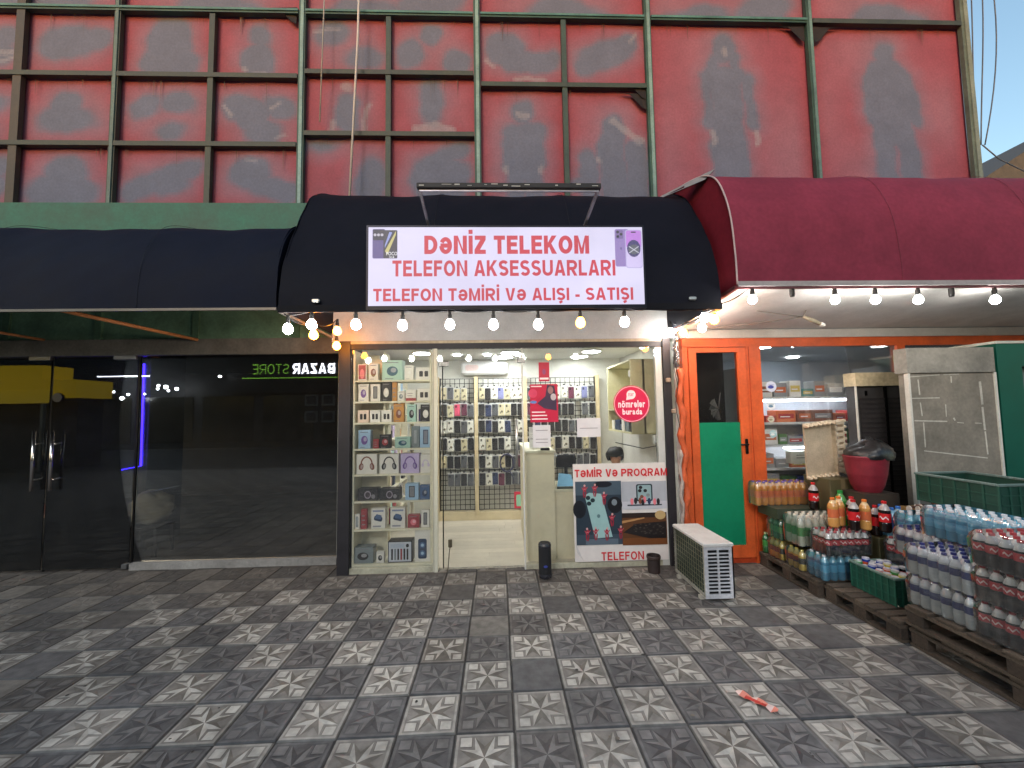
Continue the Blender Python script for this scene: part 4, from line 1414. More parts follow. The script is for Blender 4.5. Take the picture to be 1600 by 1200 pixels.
# ---------------------------------------------------------------- back grid wall with phone cases
GY = 4.02
GWH = S(44, 45, 47)
gpan = [(-.93, -.42, 'left'), (-.36, .33, 'middle'), (.37, 1.42, 'right')]
zt = 2.13
for gi, (x0, x1, nm) in enumerate(gpan):
    t = thing('wire_panel', 'black wire grid panel on the back wall of the shop, ' + nm + ' one', 'wire panel', ((x0 + x1) / 2, GY, .18), 'wire grid panels on the back wall')
    m = MB(GWH)
    n = int((x1 - x0) / .07)
    for i in range(n + 1):
        x = x0 + (x1 - x0) * i / n
        m.box(x - .0045, x + .0045, GY + .0, GY + .005, .18, zt)
    nz = int((zt - .18) / .07)
    for i in range(nz + 1):
        z = .18 + (zt - .18) * i / nz
        m.box(x0, x1, GY - .005, GY - .0005, z - .0045, z + .0045)
    m.build('wire_mesh', METAL, t)
    m = MB(GWH)
    for x in (x0, x1): m.box(x - .008, x + .008, GY - .006, GY + .012, .17, zt + .01)
    m.build('edge_rod', METAL, t)
m = MB(S(214, 196, 156))
for x in (-.39, -.98, .35, 1.46):
    m.box(x - .028, x + .028, GY - .03, GY + .06, .1, 2.16)
m.box(-1.2, 1.7, GY - .02, GY + .09, .024, .15, S(222, 206, 168))
tag(m.build('wall_batten', MATTE), 'cream vertical battens and low plinth between the wire panels of the shop', 'wall trim')
m = MB(S(228, 228, 226)); m.bbox(-.62, .1, 4.0, 4.1, 2.19, 2.39, .03); m.rrect(-.2, .05, 2.25, 2.33, .03, 3.998, S(205, 215, 235)); m.rrect(-.55, -.35, 2.25, 2.34, .03, 3.998, S(230, 205, 200))
tag(m.build('air_conditioner', MATTE), 'flat white unit on the back wall under the ceiling of the phone shop', 'air conditioner')


def case_mesh(kind):
    m = MB()
    w, h = .043, .088
    c = {'black': S(20, 20, 23), 'grey': S(84, 86, 90), 'white': S(224, 222, 208), 'lilac': S(120, 124, 166), 'pink': S(226, 84, 116), 'navy': S(34, 48, 84), 'maroon': S(96, 34, 60), 'beige': S(206, 196, 160)}[kind]
    # card with punched header, hook and the case on it
    m.box(-w - .006, w + .006, .008, .011, -h - .01, h + .022, S(206, 206, 202))
    m.box(-.013, .013, .002, .03, h + .016, h + .034, S(26, 26, 28))
    m.bbox(-w, w, -.004, .008, -h, h, .008, c)
    hi = lerp(c, (1, 1, 1, 1), .015)
    m.rrect(-w * .8, w * .8, -h * .9, h * .9, .008, -.0045, hi)
    m.rrect(-w * .75, -w * .02, h * .42, h * .86, .008, -.005, lerp(c, (0, 0, 0, 1), .55))
    m.ell(-w * .38, h * .74, .008, .008, -.0055, (.005, .005, .006, 1), n=8)
    m.ell(-w * .38, h * .55, .008, .008, -.0055, (.005, .005, .006, 1), n=8)
    if kind in ('white', 'beige'):
        m.ell(w * .2, -h * .3, w * .4, h * .22, -.0052, S(110, 100, 80), rot=.6, n=8); m.ell(-w * .3, -h * .5, w * .2, h * .16, -.0052, S(90, 96, 84), n=8)
    return m


CASES = {}
kinds = ['black', 'grey', 'white', 'lilac', 'pink', 'navy', 'maroon', 'beige']


def case(kind, x, z, label, y=GY - .03, rz=0):
    if kind not in CASES:
        o = case_mesh(kind).build('phone_case', CARD)
        CASES[kind] = o
    else:
        o = CASES[kind].copy(); COL.objects.link(o)
    o.location = (x, y, z); o.rotation_euler = (R.uniform(-.03, .03), R.uniform(-.03, .03), rz + R.uniform(-.06, .06))
    tag(o, label, 'phone case', 'phone cases hanging on the wire grid panels')
    return o


def wk(ws):
    return R.choices(kinds, ws)[0]


rowsz = [1.9, 1.65, 1.4, 1.14, .88, .63]
for gi, (x0, x1, nm) in enumerate(gpan):
    ncol = [5, 7, 10][gi]
    for ri, z in enumerate(rowsz):
        if gi == 2 and ri > 4: continue
        for ci in range(ncol):
            if R.random() < (.02 if ri < 4 else .1): continue
            ws = [10, 3, 3, .8, 0, 1, .4, 1.6] if ri else [2, 4, 5, .6, 0, 0, 1, 4]
            kd = wk(ws)
            if gi == 0 and ri == 1 and ci == 2: kd = 'pink'
            x = x0 + .055 + (x1 - x0 - .11) * ci / (ncol - 1)
            case(kd, x + R.uniform(-.006, .006), z + R.uniform(-.012, .012), '%s phone case, %s row down, %s from the left, %s wire panel' % (kd, ORD[ri], ORD[ci], nm), y=GY - .03 - (ci % 2) * .012)
# headset and red poster low on the middle panel
m = MB(S(60, 60, 84)); m.tube([(.06 + .1 * math.cos(a / 8 * math.pi), 3.97, .86 + .13 * math.sin(a / 8 * math.pi)) for a in range(-1, 18)], .014, 6)
m.tube([(.1, 3.97, .75), (.16, 3.97, .62), (.15, 3.97, .55)], .008, 6)
tag(m.build('coiled_cable', PLAST), 'dark coiled cable hanging low on the middle wire panel', 'cable')
m = MB(S(206, 34, 60)); m.box(.16, .34, 3.93, 3.95, .2, .44); m.rrect(.19, .28, .23, .4, .02, 3.9295, S(150, 205, 170))
tag(m.build('small_poster', CARD), 'small red poster with a green shape at the foot of the grid wall', 'poster')

# ---------------------------------------------------------------- counter and things on it
CC = S(226, 216, 186)
ct = thing('counter', 'cream shop counter with a tall end block, behind the right window pane', 'counter', (.45, 2.7, 0))
m = MB(CC); m.box(.235, .545, 2.3, 3.5, .023, 1.17); m.build('tall_block', WHITEWALL, ct)
m = MB(S(222, 218, 190)); m.box(.222, .56, 2.285, 3.52, 1.17, 1.195); m.build('top_board', WHITEWALL, ct)
m = MB(CC); m.box(.546, 1.2, 2.34, 2.52, .023, .74); m.build('low_front', WHITEWALL, ct)
m = MB(S(214, 210, 184)); m.box(.546, 1.5, 2.33, 2.9, .74, .765); m.build('desk_top', WHITEWALL, ct)
m = MB(S(226, 226, 224)); m.box(.3, .44, 2.6, 2.64, 1.196, 1.44); m.box(.31, .43, 2.599, 2.6, 1.3, 1.31, S(160, 160, 160)); m.box(.31, .43, 2.599, 2.6, 1.35, 1.355, S(160, 160, 160))
tag(m.build('paper_notice', CARD), 'white paper notice with grey lines standing on the tall counter', 'notice')
m = MB(S(18, 18, 20)); m.bbox(.4, .5, 2.31, 2.36, 1.196, 1.222, .005)
tag(m.build('card_reader', GLOSSY), 'small black box at the edge of the tall counter top', 'box')
m = MB(S(150, 180, 200)); m.add([(.58, 2.38, .768), (.78, 2.38, .768), (.76, 2.5, .9), (.62, 2.5, .92)], [(0, 1, 2, 3)], S(120, 180, 214)); m.box(.58, .78, 2.36, 2.39, .767, .79, S(60, 70, 60))
tag(m.build('leaflet_stand', CARD), 'leaflet stand with blue cards on the low desk', 'stand')
m = MB(S(30, 30, 34)); m.bbox(.62, .86, 2.7, 2.74, .95, 1.1, .01); m.box(.72, .76, 2.71, 2.73, .766, .95); m.box(.66, .82, 2.66, 2.78, .766, .778)
tag(m.build('monitor', GLOSSY), 'black monitor on the low desk behind the leaflets', 'monitor')

# right hand wall cabinet
wc = thing('wall_cabinet', 'open cream wall cabinet on the right inner wall of the phone shop', 'cabinet', (1.68, 2.8, 1.3))
CB = S(206, 200, 160)
m = MB(CB); m.box(1.46, 1.62, 2.42, 2.44, 1.36, 2.2); m.box(1.6, 1.862, 2.42, 2.445, 1.36, 2.2); m.build('end_panel', MATTE, wc)
m = MB(CB); m.box(1.46, 1.862, 2.445, 3.4, 1.345, 1.365); m.build('bottom_shelf', MATTE, wc)
m = MB(CB); m.box(1.46, 1.862, 2.445, 3.4, 1.62, 1.635); m.build('middle_shelf', MATTE, wc)
m = MB(CB); m.box(1.46, 1.862, 2.445, 3.4, 2.19, 2.21); m.build('top_board', MATTE, wc)
m = MB(CB); m.box(1.46, 1.862, 3.4, 3.42, 1.34, 2.21); m.build('end_panel', MATTE, wc)
for k, (y, w, h, c, lab) in enumerate(((2.5, .1, .16, 'k', 'black boxed gadget nearest the window on the cabinet bottom shelf'), (2.64, .12, .14, 'g', 'grey stack of small packs on the cabinet bottom shelf'), (2.82, .1, .18, 'w', 'white pack in the middle of the cabinet bottom shelf'), (3.0, .2, .13, 'db', 'dark blue screen shaped box on the cabinet bottom shelf'), (3.25, .1, .12, 'w', 'white box at the far end of the cabinet bottom shelf'))):
    m = MB(PK[c]); m.bbox(1.49, 1.7, y, y + w, 1.366, 1.366 + h, .004)
    m.rect(1.5, 1.69, 1.38, 1.366 + h * .6, y - .0006, PK['lb'])
    tag(m.build('gadget_box', CARD), lab, 'gadget box')
m = MB(WHITE); m.bbox(1.48, 1.56, 2.5, 2.58, 2.0, 2.1, .02); m.tube([(1.52, 2.54, 2.19), (1.52, 2.54, 2.1)], .008, 6)
m.lathe([(.001, -.05), (.02, -.045), (.03, -.02), (.03, 0)], 10, (1.52, 2.54, 2.0), col=(.01, .01, .01, 1))
tag(m.build('security_camera', MATTE), 'little white security camera hanging in the wall cabinet', 'camera')
m = MB(BLACK)
m.tube([(1.3, 3.5, 1.34), (1.31, 3.5, 1.1), (1.3, 3.5, .8)], .008, 5)
m.tube([(1.74, 2.35, 1.3), (1.72, 2.36, 1.22), (1.6, 2.5, 1.18), (1.4, 2.9, 1.22)], .006, 5)
m.tube([(1.68, 2.3, 1.26), (1.69, 2.3, 1.0), (1.67, 2.3, .8)], .005, 5)
tag(m.build('cables', PLAST), 'loose black cables sagging below the wall cabinet', 'cables')
m = MB(S(220, 220, 216)); m.bbox(1.66, 1.76, 2.3, 2.36, 1.24, 1.34, .01)
tag(m.build('junction_box', MATTE), 'white junction box at the lower corner of the wall cabinet', 'junction box')

# ---------------------------------------------------------------- stickers and posters on the glass
YG = F + .009
st_ = thing('round_sticker', 'round crimson sticker with white lettering on the shop window', 'sticker', at(987, 631, Y=YG))
m = MB(S(206, 30, 76))
c0 = at(987, 631, Y=YG)
rad = (at(1015, 631, Y=YG).x - at(958, 631, Y=YG).x) / 2
m.ell(c0.x, c0.z, rad, rad, YG, S(206, 30, 76), n=40)
m.ell(c0.x, c0.z, rad * .965, rad * .965, YG - .0005, S(240, 180, 190), n=40)
m.ell(c0.x, c0.z, rad * .925, rad * .925, YG - .001, S(206, 24, 74), n=40)
m.build('disc', CARD, st_)
m = MB()
WT = S(244, 226, 230)


def low(m, txt, x0, x1, z0, z1, y, col, bold=.012, mirror=False):
    """lower case lettering, schwa as a turned e"""
    lay, cx = [], 0
    for ch in txt:
        if ch == ' ':
            cx += .3; continue
        vs, fs = text_geo('e' if ch == 'ə' else ch, bold)
        xa, xb = min(v[0] for v in vs), max(v[0] for v in vs)
        if ch == 'ə':
            ya, yb = min(v[1] for v in vs), max(v[1] for v in vs)
            vs = [(xa + xb - v[0], ya + yb - v[1], 0) for v in vs]
        lay.append(([(v[0] - xa + cx, v[1]) for v in vs], fs)); cx += xb - xa + .09
    W = cx - .09
    ys = [v[1] for vs, _ in lay for v in vs]
    ya, yb = min(ys), max(ys)
    for vs, fs in lay:
        m.add([(x0 + v[0] / W * (x1 - x0), y, z0 + (v[1] - ya) / (yb - ya) * (z1 - z0)) for v in vs], fs, col)


low(m, 'nömrələr', c0.x - rad * .74, c0.x + rad * .74, c0.z - rad * .2, c0.z + rad * .2, YG - .0015, WT, bold=.03)
m.build('lettering', CARD, st_); m = MB()
low(m, 'burada', c0.x - rad * .52, c0.x + rad * .56, c0.z - rad * .58, c0.z - rad * .26, YG - .0015, WT, bold=.03)
m.build('lettering', CARD, st_)
m = MB(WT)
m.ell(c0.x - rad * .02, c0.z + rad * .5, rad * .25, rad * .25, YG - .0015, WT)
m.poly([(c0.x - rad * .3, YG - .0016, c0.z + rad * .2), (c0.x - rad * .02, YG - .0016, c0.z + rad * .26), (c0.x - rad * .25, YG - .0016, c0.z + rad * .45)], WT)
low(m, 'nar', c0.x - rad * .17, c0.x + rad * .13, c0.z + rad * .42, c0.z + rad * .58, YG - .0021, S(190, 60, 100), bold=.0)
m.build('emblem', CARD, st_)

p0, p1 = at(829, 660, Y=YG), at(871, 600, Y=YG)
m = MB(S(196, 28, 66)); m.rect(p0.x, p1.x, p0.z, p1.z, YG, S(190, 26, 64))
W, H = p1.x - p0.x, p1.z - p0.z
m.ell(p0.x + W * .1, p0.z + H * .76, W * .16, H * .12, YG - .0005, S(206, 60, 96))
m.poly([(p0.x + W * .25, YG - .001, p0.z + H * .5), (p0.x + W * .55, YG - .001, p0.z + H * .68), (p0.x + W * .62, YG - .001, p0.z + H * .98), (p0.x + W * .88, YG - .001, p0.z + H * .96), (p0.x + W * .95, YG - .001, p0.z + H * .6), (p0.x + W * .95, YG - .001, p0.z + H * .3), (p0.x + W * .5, YG - .001, p0.z + H * .36)], S(60, 44, 70))
m.ell(p0.x + W * .74, p0.z + H * .84, W * .1, H * .1, YG - .0015, S(150, 110, 110)); m.ell(p0.x + W * .84, p0.z + H * .66, W * .1, H * .09, YG - .0015, S(190, 180, 186))
m.ell(p0.x + W * .12, p0.z + H * .53, W * .12, H * .04, YG - .0015, S(100, 130, 190))
for q in range(3):
    m.rect(p0.x + W * .05, p0.x + W * R.uniform(.5, .66), p0.z + H * (.07 + .09 * q), p0.z + H * (.1 + .09 * q), YG - .002, WT)
m.rect(p0.x + W * .04, p0.x + W * .42, p0.z + H * .93, p0.z + H * .955, YG - .002, WT)
tag(m.build('window_poster', CARD), 'crimson poster with a dark figure, stuck on the shop glass over the counter', 'poster')
p0, p1 = at(842, 596, Y=YG), at(858, 566, Y=YG)
m = MB(S(190, 26, 64)); m.rect(p0.x, p1.x, p0.z, p1.z, YG, S(180, 30, 64)); m.rect(p0.x + .01, p1.x - .01, p0.z + .02, p0.z + .04, YG - .0005, WT); m.ell((p0.x + p1.x) / 2, (p0.z + p1.z) / 2, .02, .03, YG - .0005, S(140, 60, 110))
tag(m.build('window_poster', CARD), 'narrow crimson strip poster above the larger crimson poster', 'poster')
for a, b_, c, d_, lab in ((833, 699, 860, 664, 'white printed sheet on the glass just above the counter'), (902, 683, 938, 653, 'wider white sheet with one grey line, on the glass left of the round sticker')):
    p0, p1 = at(a, b_, Y=YG), at(c, d_, Y=YG)
    m = MB(S(214, 210, 214)); m.rect(p0.x, p1.x, p0.z, p1.z, YG + .001, S(216, 212, 214))
    for q in ((.45,) if 'wider' in lab else (.2, .35, .75)):
        m.rect(p0.x + .03, p1.x - .03, p0.z + (p1.z - p0.z) * q, p0.z + (p1.z - p0.z) * q + .006, YG, S(120, 116, 120))
    tag(m.build('paper_sheet', CARD), lab, 'paper sheet')

# big repair poster
PY = F - .004
pp = thing('repair_poster', 'large white repair poster with three photographs and red lettering', 'poster', (1.2, PY, .06))
q0, q1 = at(897, 880, Y=PY), at(1045, 725, Y=PY)
px0, px1, pz0, pz1 = .715, 1.7, .06, 1.065
m = MB(S(222, 214, 208))
N = 14
for i in range(N):
    for j in range(6):
        xa, xb = px0 + (px1 - px0) * i / N, px0 + (px1 - px0) * (i + 1) / N
        za, zb = pz0 + (pz1 - pz0) * j / 6, pz0 + (pz1 - pz0) * (j + 1) / 6
        wv = lambda x, z: PY + .0015 * math.sin(x * 9 + z * 3)
        m.add([(xa, wv(xa, za), za), (xb, wv(xb, za), za), (xb, wv(xb, zb), zb), (xa, wv(xa, zb), zb)], [(0, 1, 2, 3)], None, True)
m.poly([(px0 + .01, PY - .006, pz0 + .19), (px0 + .02, PY - .02, pz0 + .1), (px0 + .09, PY - .006, pz0 + .01)], S(206, 200, 196))
m.build('sheet', CARD, pp)
LR = S(206, 30, 40)
m = MB()
yy = PY - .004
capspx(m, 'TƏMİR VƏ PROQRAM', 898, 1042, 731, 746, yy, LR, .19, gap=.11)
m.build('lettering', CARD, pp); m = MB()
capspx(m, 'TELEFON', 940, 1006, 861, 876, yy, LR, .17, gap=.14)
m.build('lettering', CARD, pp)


def pr(a, b_, c, d_):   # px rectangle -> place
    u, v = at(a, d_, Y=PY), at(c, b_, Y=PY)
    return u.x, v.x, u.z, v.z


m = MB()
x0, x1, z0, z1 = pr(901, 751, 970, 852)
W, H = x1 - x0, z1 - z0
y = PY - .004
rect = lambda a, b_, c, d_, col, k: m.rect(x0 + W * a, x0 + W * b_, z0 + H * c, z0 + H * d_, y - k * .0005, col)
ell = lambda a, b_, c, d_, col, k, rot=0: m.ell(x0 + W * a, z0 + H * b_, W * c, H * d_, y - k * .0005, col, rot)
rect(0, 1, 0, 1, S(40, 54, 66), 0)
rect(0, 1, .78, 1, S(70, 86, 98), 1); rect(0, 1, 0, .16, S(58, 72, 84), 1); rect(.2, .9, .0, .09, S(90, 104, 116), 2)
ell(.85, .62, .16, .13, S(14, 16, 22), 2); ell(.84, .66, .06, .05, S(120, 130, 136), 3); ell(.08, .56, .14, .14, S(18, 22, 30), 2); ell(.6, .95, .2, .05, S(22, 24, 34), 2)
m.poly([(x0 + W * .2, y - .002, z0 + H * .78), (x0 + W * .3, y - .002, z0 + H * .82), (x0 + W * .56, y - .002, z0 + H * .8), (x0 + W * .78, y - .002, z0 + H * .12), (x0 + W * .4, y - .002, z0 + H * .1)], S(150, 186, 184))
for a, b_ in ((.27, .74), (.37, .7), (.29, .65)):
    ell(a, b_, .05, .034, S(26, 44, 50), 5)
ell(.49, .45, .035, .03, S(90, 120, 124), 5)
figs = [(.2, .82), (.42, .83), (.62, .7), (.78, .36), (.24, .14), (.42, .15), (.66, .14), (.96, .16)]
for a, b_ in figs:
    dx = R.uniform(-.01, .01)
    ell(a, b_ + .06, .032, .045, S(164, 46, 64), 6, dx * 20); ell(a - .022, b_ - .025, .014, .055, S(150, 38, 56), 7, .12); ell(a + .02, b_ - .025, .014, .055, S(140, 34, 52), 7, -.15); ell(a + dx, b_ + .115, .022, .018, S(206, 160, 156), 8)
    ell(a - .04, b_ + .06, .01, .035, S(176, 70, 82), 8, .5); ell(a + .04, b_ + .07, .01, .035, S(176, 70, 82), 8, -.7); ell(a, b_ + .06, .03, .006, S(200, 120, 124), 9)
x0, x1, z0, z1 = pr(972, 751, 1041, 796)
W, H = x1 - x0, z1 - z0
rect(0, 1, 0, 1, S(170, 172, 178), 0); rect(0, 1, 0, .28, S(190, 190, 196), 1)
rect(.12, .88, .12, .17, S(60, 66, 74), 2)
m.rrect(x0 + W * .32, x0 + W * .68, z0 + H * .28, z0 + H * .9, W * .04, y - .001, S(40, 56, 62)); m.rrect(x0 + W * .35, x0 + W * .65, z0 + H * .32, z0 + H * .86, W * .03, y - .0015, S(140, 164, 166))
for a, b_, c in ((.42, .78, 'k'), (.52, .66, 'k'), (.4, .66, 'k'), (.58, .5, 'g'), (.44, .45, 'br')):
    ell(a, b_, .04, .06, PK[c], 4)
for a, b_, c in ((.22, .28, 'pk'), (.3, .3, 'k'), (.4, .3, 'br'), (.5, .34, 'pk'), (.72, .26, 'pk'), (.8, .26, 'k'), (.46, .24, 'k'), (.6, .28, 'db')):
    ell(a, b_, .035, .12, PK[c], 5)
x0, x1, z0, z1 = pr(973, 800, 1041, 852)
W, H = x1 - x0, z1 - z0
rect(0, 1, 0, 1, S(92, 56, 30), 0); rect(0, 1, .85, 1, S(44, 30, 24), 1); rect(.0, 1, 0, .22, S(112, 66, 34), 1); ell(.86, .92, .12, .14, S(190, 160, 110), 2)
m.poly([(x0, y - .0015, z0 + H * .68), (x0 + W * .5, y - .0015, z0 + H * .82), (x0 + W * .5, y - .0015, z0 + H * .86), (x0, y - .0015, z0 + H * .76)], S(176, 130, 84))
m.poly([(x0 + W * .02, y - .002, z0 + H * .4), (x0 + W * .3, y - .002, z0 + H * .66), (x0 + W * .98, y - .002, z0 + H * .72), (x0 + W * .98, y - .002, z0 + H * .2), (x0 + W * .6, y - .002, z0 + H * .2)], S(30, 24, 24))
for q in range(40):
    a = R.uniform(.25, .92); ell(a, R.uniform(.3, .66), .025, .02, jit(S(66, 58, 54), .5), 5 + q % 3)
m.build('photographs', CARD, pp)

# seated person behind the poster
def skin_body(name, joints, edges, mat, col, parent, sub=2):
    me = bpy.data.meshes.new(name)
    me.from_pydata([j[:3] for j in joints], edges, [])
    o = bpy.data.objects.new(name, me)
    COL.objects.link(o)
    o.modifiers.new('s', 'SKIN')
    for v, j in zip(me.skin_vertices[0].data, joints):
        v.radius = (j[3], j[4] if len(j) > 4 else j[3])
    me.skin_vertices[0].data[0].use_root = True
    o.modifiers.new('d', 'SUBSURF').levels = sub
    bpy.context.view_layer.update()
    nm = bpy.data.meshes.new_from_object(o.evaluated_get(bpy.context.evaluated_depsgraph_get()))
    bpy.data.objects.remove(o)
    off = wloc(parent)
    a = nm.color_attributes.new('Col', 'FLOAT_COLOR', 'CORNER')
    buf = []
    for _ in range(len(nm.loops)): buf.extend(col)
    a.data.foreach_set('color', buf)
    nm.materials.clear(); nm.materials.append(mat)
    for v in nm.vertices: v.co -= off
    nm.polygons.foreach_set('use_smooth', [True] * len(nm.polygons))
    r_ = bpy.data.objects.new(name, nm); COL.objects.link(r_); r_.parent = parent
    return r_


hp = Vector((1.36, 2.78, 1.0))
per = thing('person', 'person with short black hair sitting bent over behind the repair poster', 'person', (1.45, 3.05, 0))
SK = S(176, 126, 100)
J = [(1.45, 3.06, .5, .13, .11), (1.44, 3.02, .68, .13, .1), (1.42, 2.96, .86, .15, .1), (1.4, 2.9, .93, .06, .06), (1.38, 2.84, .985, .05, .055),
     (1.37, 2.81, 1.04, .08, .095), (1.37, 2.8, 1.11, .07, .085),
     (1.27, 2.93, .88, .055), (1.2, 2.86, .7, .045), (1.22, 2.68, .78, .033), (1.24, 2.62, .785, .03),
     (1.57, 2.95, .87, .055), (1.62, 2.87, .7, .045), (1.52, 2.68, .78, .033), (1.48, 2.62, .785, .03),
     (1.36, 3.02, .48, .085), (1.33, 2.66, .5, .065), (1.33, 2.66, .28, .05), (1.33, 2.68, .07, .04), (1.33, 2.58, .055, .035),
     (1.54, 3.02, .48, .085), (1.55, 2.66, .5, .065), (1.55, 2.66, .28, .05), (1.55, 2.68, .07, .04), (1.55, 2.58, .055, .035)]
Eg = [(0, 1), (1, 2), (2, 3), (3, 4), (4, 5), (5, 6), (2, 7), (7, 8), (8, 9), (9, 10), (2, 11), (11, 12), (12, 13), (13, 14), (0, 15), (15, 16), (16, 17), (17, 18), (18, 19), (0, 20), (20, 21), (21, 22), (22, 23), (23, 24)]
skin_body('body', J, Eg, fam('skin', .5, nscale=10, namt=.1), SK, per)
J2 = [(a[0], a[1], a[2], a[3] + .012, (a[4] if len(a) > 4 else a[3]) + .012) for a in (J[0], J[1], J[2], J[7], J[8], J[11], J[12])]
skin_body('shirt', J2, [(0, 1), (1, 2), (2, 3), (3, 4), (2, 5), (5, 6)], FABRIC, S(36, 36, 44), per)
m = MB(S(16, 14, 14))
hc = Vector((1.355, 2.79, 1.07))
vs, fs = [], []
NU, NV = 20, 10
for j in range(NV + 1):
    for i in range(NU):
        th, ph = 2 * math.pi * i / NU, math.pi * j / NV * .72
        k = 1 + .05 * math.sin(th * 5 + j) + .04 * math.sin(th * 11)
        low_f = .06 if math.sin(th) < -.3 else 0
        vs.append(hc + Vector((.108 * k * math.sin(ph) * math.cos(th), .115 * k * math.sin(ph) * math.sin(th), .105 * k * math.cos(ph) + low_f * (j / NV))))
for j in range(NV):
    for i in range(NU):
        fs.append((j * NU + i, j * NU + (i + 1) % NU, (j + 1) * NU + (i + 1) % NU, (j + 1) * NU + i))
m.add(vs, fs, S(15, 13, 14), True); m.build('hair', fam('hair', .4, nscale=60, namt=.5, bump=.6, bscale=200), per)
m = MB(SK); m.lathe([(.001, 0), (.012, .006), (.016, .02), (.001, .04)], 8, (1.37, 2.7, 1.03), col=SK); m.build('nose', MATS['skin'], per)
t = thing('stool', 'dark stool under the seated person', 'stool', (1.45, 3.06, 0))
m = MB(S(40, 40, 44)); m.lathe([(.001, .36), (.17, .36), (.18, .38), (.17, .41), (.001, .41)], 18, (1.45, 3.08, 0), col=S(40, 40, 44)); m.build('seat', PLAST, t)
for a in range(3):
    m = MB(S(50, 50, 54)); th = a * 2.09; m.tube([(1.45 + .1 * math.cos(th), 3.08 + .1 * math.sin(th), .36), (1.45 + .17 * math.cos(th), 3.08 + .17 * math.sin(th), .024)], .012, 6); m.build('leg', METAL, t)

# ---------------------------------------------------------------- things on the pavement in front
p = at(852, 903, Z=0)
sp = thing('speaker', 'black upright tube speaker standing on the pavement at the shop window', 'speaker', p)
m = MB(S(22, 22, 26)); m.lathe([(.001, .004), (.05, .004), (.06, .015), (.062, .04), (.062, .3), (.06, .325), (.05, .34), (.001, .34)], 24, p, col=S(24, 24, 28)); m.build('body', fam('speaker_mesh', .7, nscale=30, namt=.4, bump=.7, bscale=400), sp)
m = MB(S(40, 40, 48)); m.lathe([(.05, .341), (.058, .336), (.064, .318), (.0635, .3)], 24, p, col=S(44, 44, 50)); m.build('top_ring', GLOSSY, sp)
m = MB(S(40, 40, 48)); m.lathe([(.0635, .05), (.065, .03), (.06, .012)], 24, p, col=S(44, 44, 50)); m.build('bottom_ring', GLOSSY, sp)
m = MB(S(60, 70, 150)); m.ell(p.x, p.z + .13, .02, .012, p.y - .0635, S(60, 70, 150)); m.build('badge', CARD, sp)
p = at(1022, 894, Z=0)
cn = thing('paint_can', 'small dark brown pot standing below the repair poster', 'pot', p)
m = MB(S(48, 36, 34)); m.lathe([(.001, 0), (.058, 0), (.06, .01), (.063, .15), (.066, .155), (.066, .165), (.06, .165), (.057, .02), (.001, .02)], 20, p, col=S(50, 38, 36)); m.build('body', DIRTY, cn)
m = MB(S(60, 44, 40)); m.lathe([(.0635, .13), (.069, .14), (.0695, .158), (.066, .168)], 20, p, col=S(64, 48, 44)); m.build('rim', DIRTY, cn)
# litter
a, b_ = at(1150, 1083, Z=0), at(1216, 1114, Z=0)
m = MB(S(230, 130, 116))
d = (b_ - a); n2 = Vector((-d.y, d.x, 0)).normalized()
top, bot = [], []
for k in range(9):
    u = k / 8
    w = (.018 + .014 * math.sin(u * 9) ** 2) * (1 if .1 < u < .95 else .5)
    c = a + d * u + Vector((0, 0, .012 + .005 * math.sin(u * 13)))
    top.append(c + n2 * w); bot.append(c - n2 * w + Vector((0, 0, .004 * math.cos(u * 17))))
for k in range(8):
    m.add([bot[k], bot[k + 1], top[k + 1], top[k]], [(0, 1, 2, 3)], S(232, 140, 120) if k % 3 else S(236, 206, 196))
m.add([bot[2] + Vector((0, 0, .003)), bot[6] + Vector((0, 0, .003)), (bot[6] + top[6]) / 2 + Vector((0, 0, .004)), (bot[2] + top[2]) / 2 + Vector((0, 0, .004))], [(0, 1, 2, 3)], S(206, 60, 50))
tag(m.build('wrapper', CARD), 'crumpled pink and orange wrapper lying on the paving', 'litter')

# foil wrapped pipe, cables and drips by the orange frame
pc = thing('wrapped_pipe', 'foil and tape wrapped pipe running down between the phone shop and the orange door', 'pipe', (1.87, 2.08, 0))
m = MB(S(190, 190, 196)); 
pt = [Vector((1.84 + .012 * math.sin(k * 1.9), 2.06 + .01 * math.cos(k * 2.3), 2.42 - k * .05)) for k in range(8)]
m.tube(pt, [.03 + .006 * math.sin(k * 2.7) for k in range(8)], 8); m.build('foil_sleeve', fam('foil', .25, metal=.9, nscale=20, namt=.3, bump=.8, bscale=40), pc)
m = MB(S(196, 84, 40))
pt = [Vector((1.86 + .018 * math.sin(k * .9) + .02 * (k / 30), 2.05 - .004 * (k % 3), 2.05 - k * .058)) for k in range(30)]
m.tube(pt, [.035 + .008 * math.sin(k * 1.7) for k in range(30)], 9, S(202, 88, 44)); m.build('tape_wrap', DIRTY, pc)
m = MB(S(176, 160, 150))
pt = [Vector((1.822 + .012 * math.sin(k * 1.3), 2.02, 1.2 - k * .055)) for k in range(18)]
m.tube(pt, [.016 + .006 * math.sin(k * 2.1) for k in range(18)], 7); m.build('drain_hose', DIRTY, pc)
m = MB(S(16, 16, 18))
for s_ in range(3):
    pt = [Vector((1.815 + .018 * math.sin(k * .8 + s_ * 1.3), 2.04 - .01 * s_, 2.4 - k * .07)) for k in range(5 + s_ * 5)]
    m.tube(pt, .004, 5)
m.build('loose_cable', PLAST, pc)
for x, z, lab in ((1.7, 1.93, 'small round junction fitting high on the dark shop post'), (1.75, 1.6, 'lower cable clip on the dark shop post')):
    m = MB(S(170, 150, 130)); m.bbox(x + .03, x + .08, F - .06, F - .031, z - .02, z + .03, .008)
    tag(m.build('cable_clip', DIRTY), lab, 'cable clip')

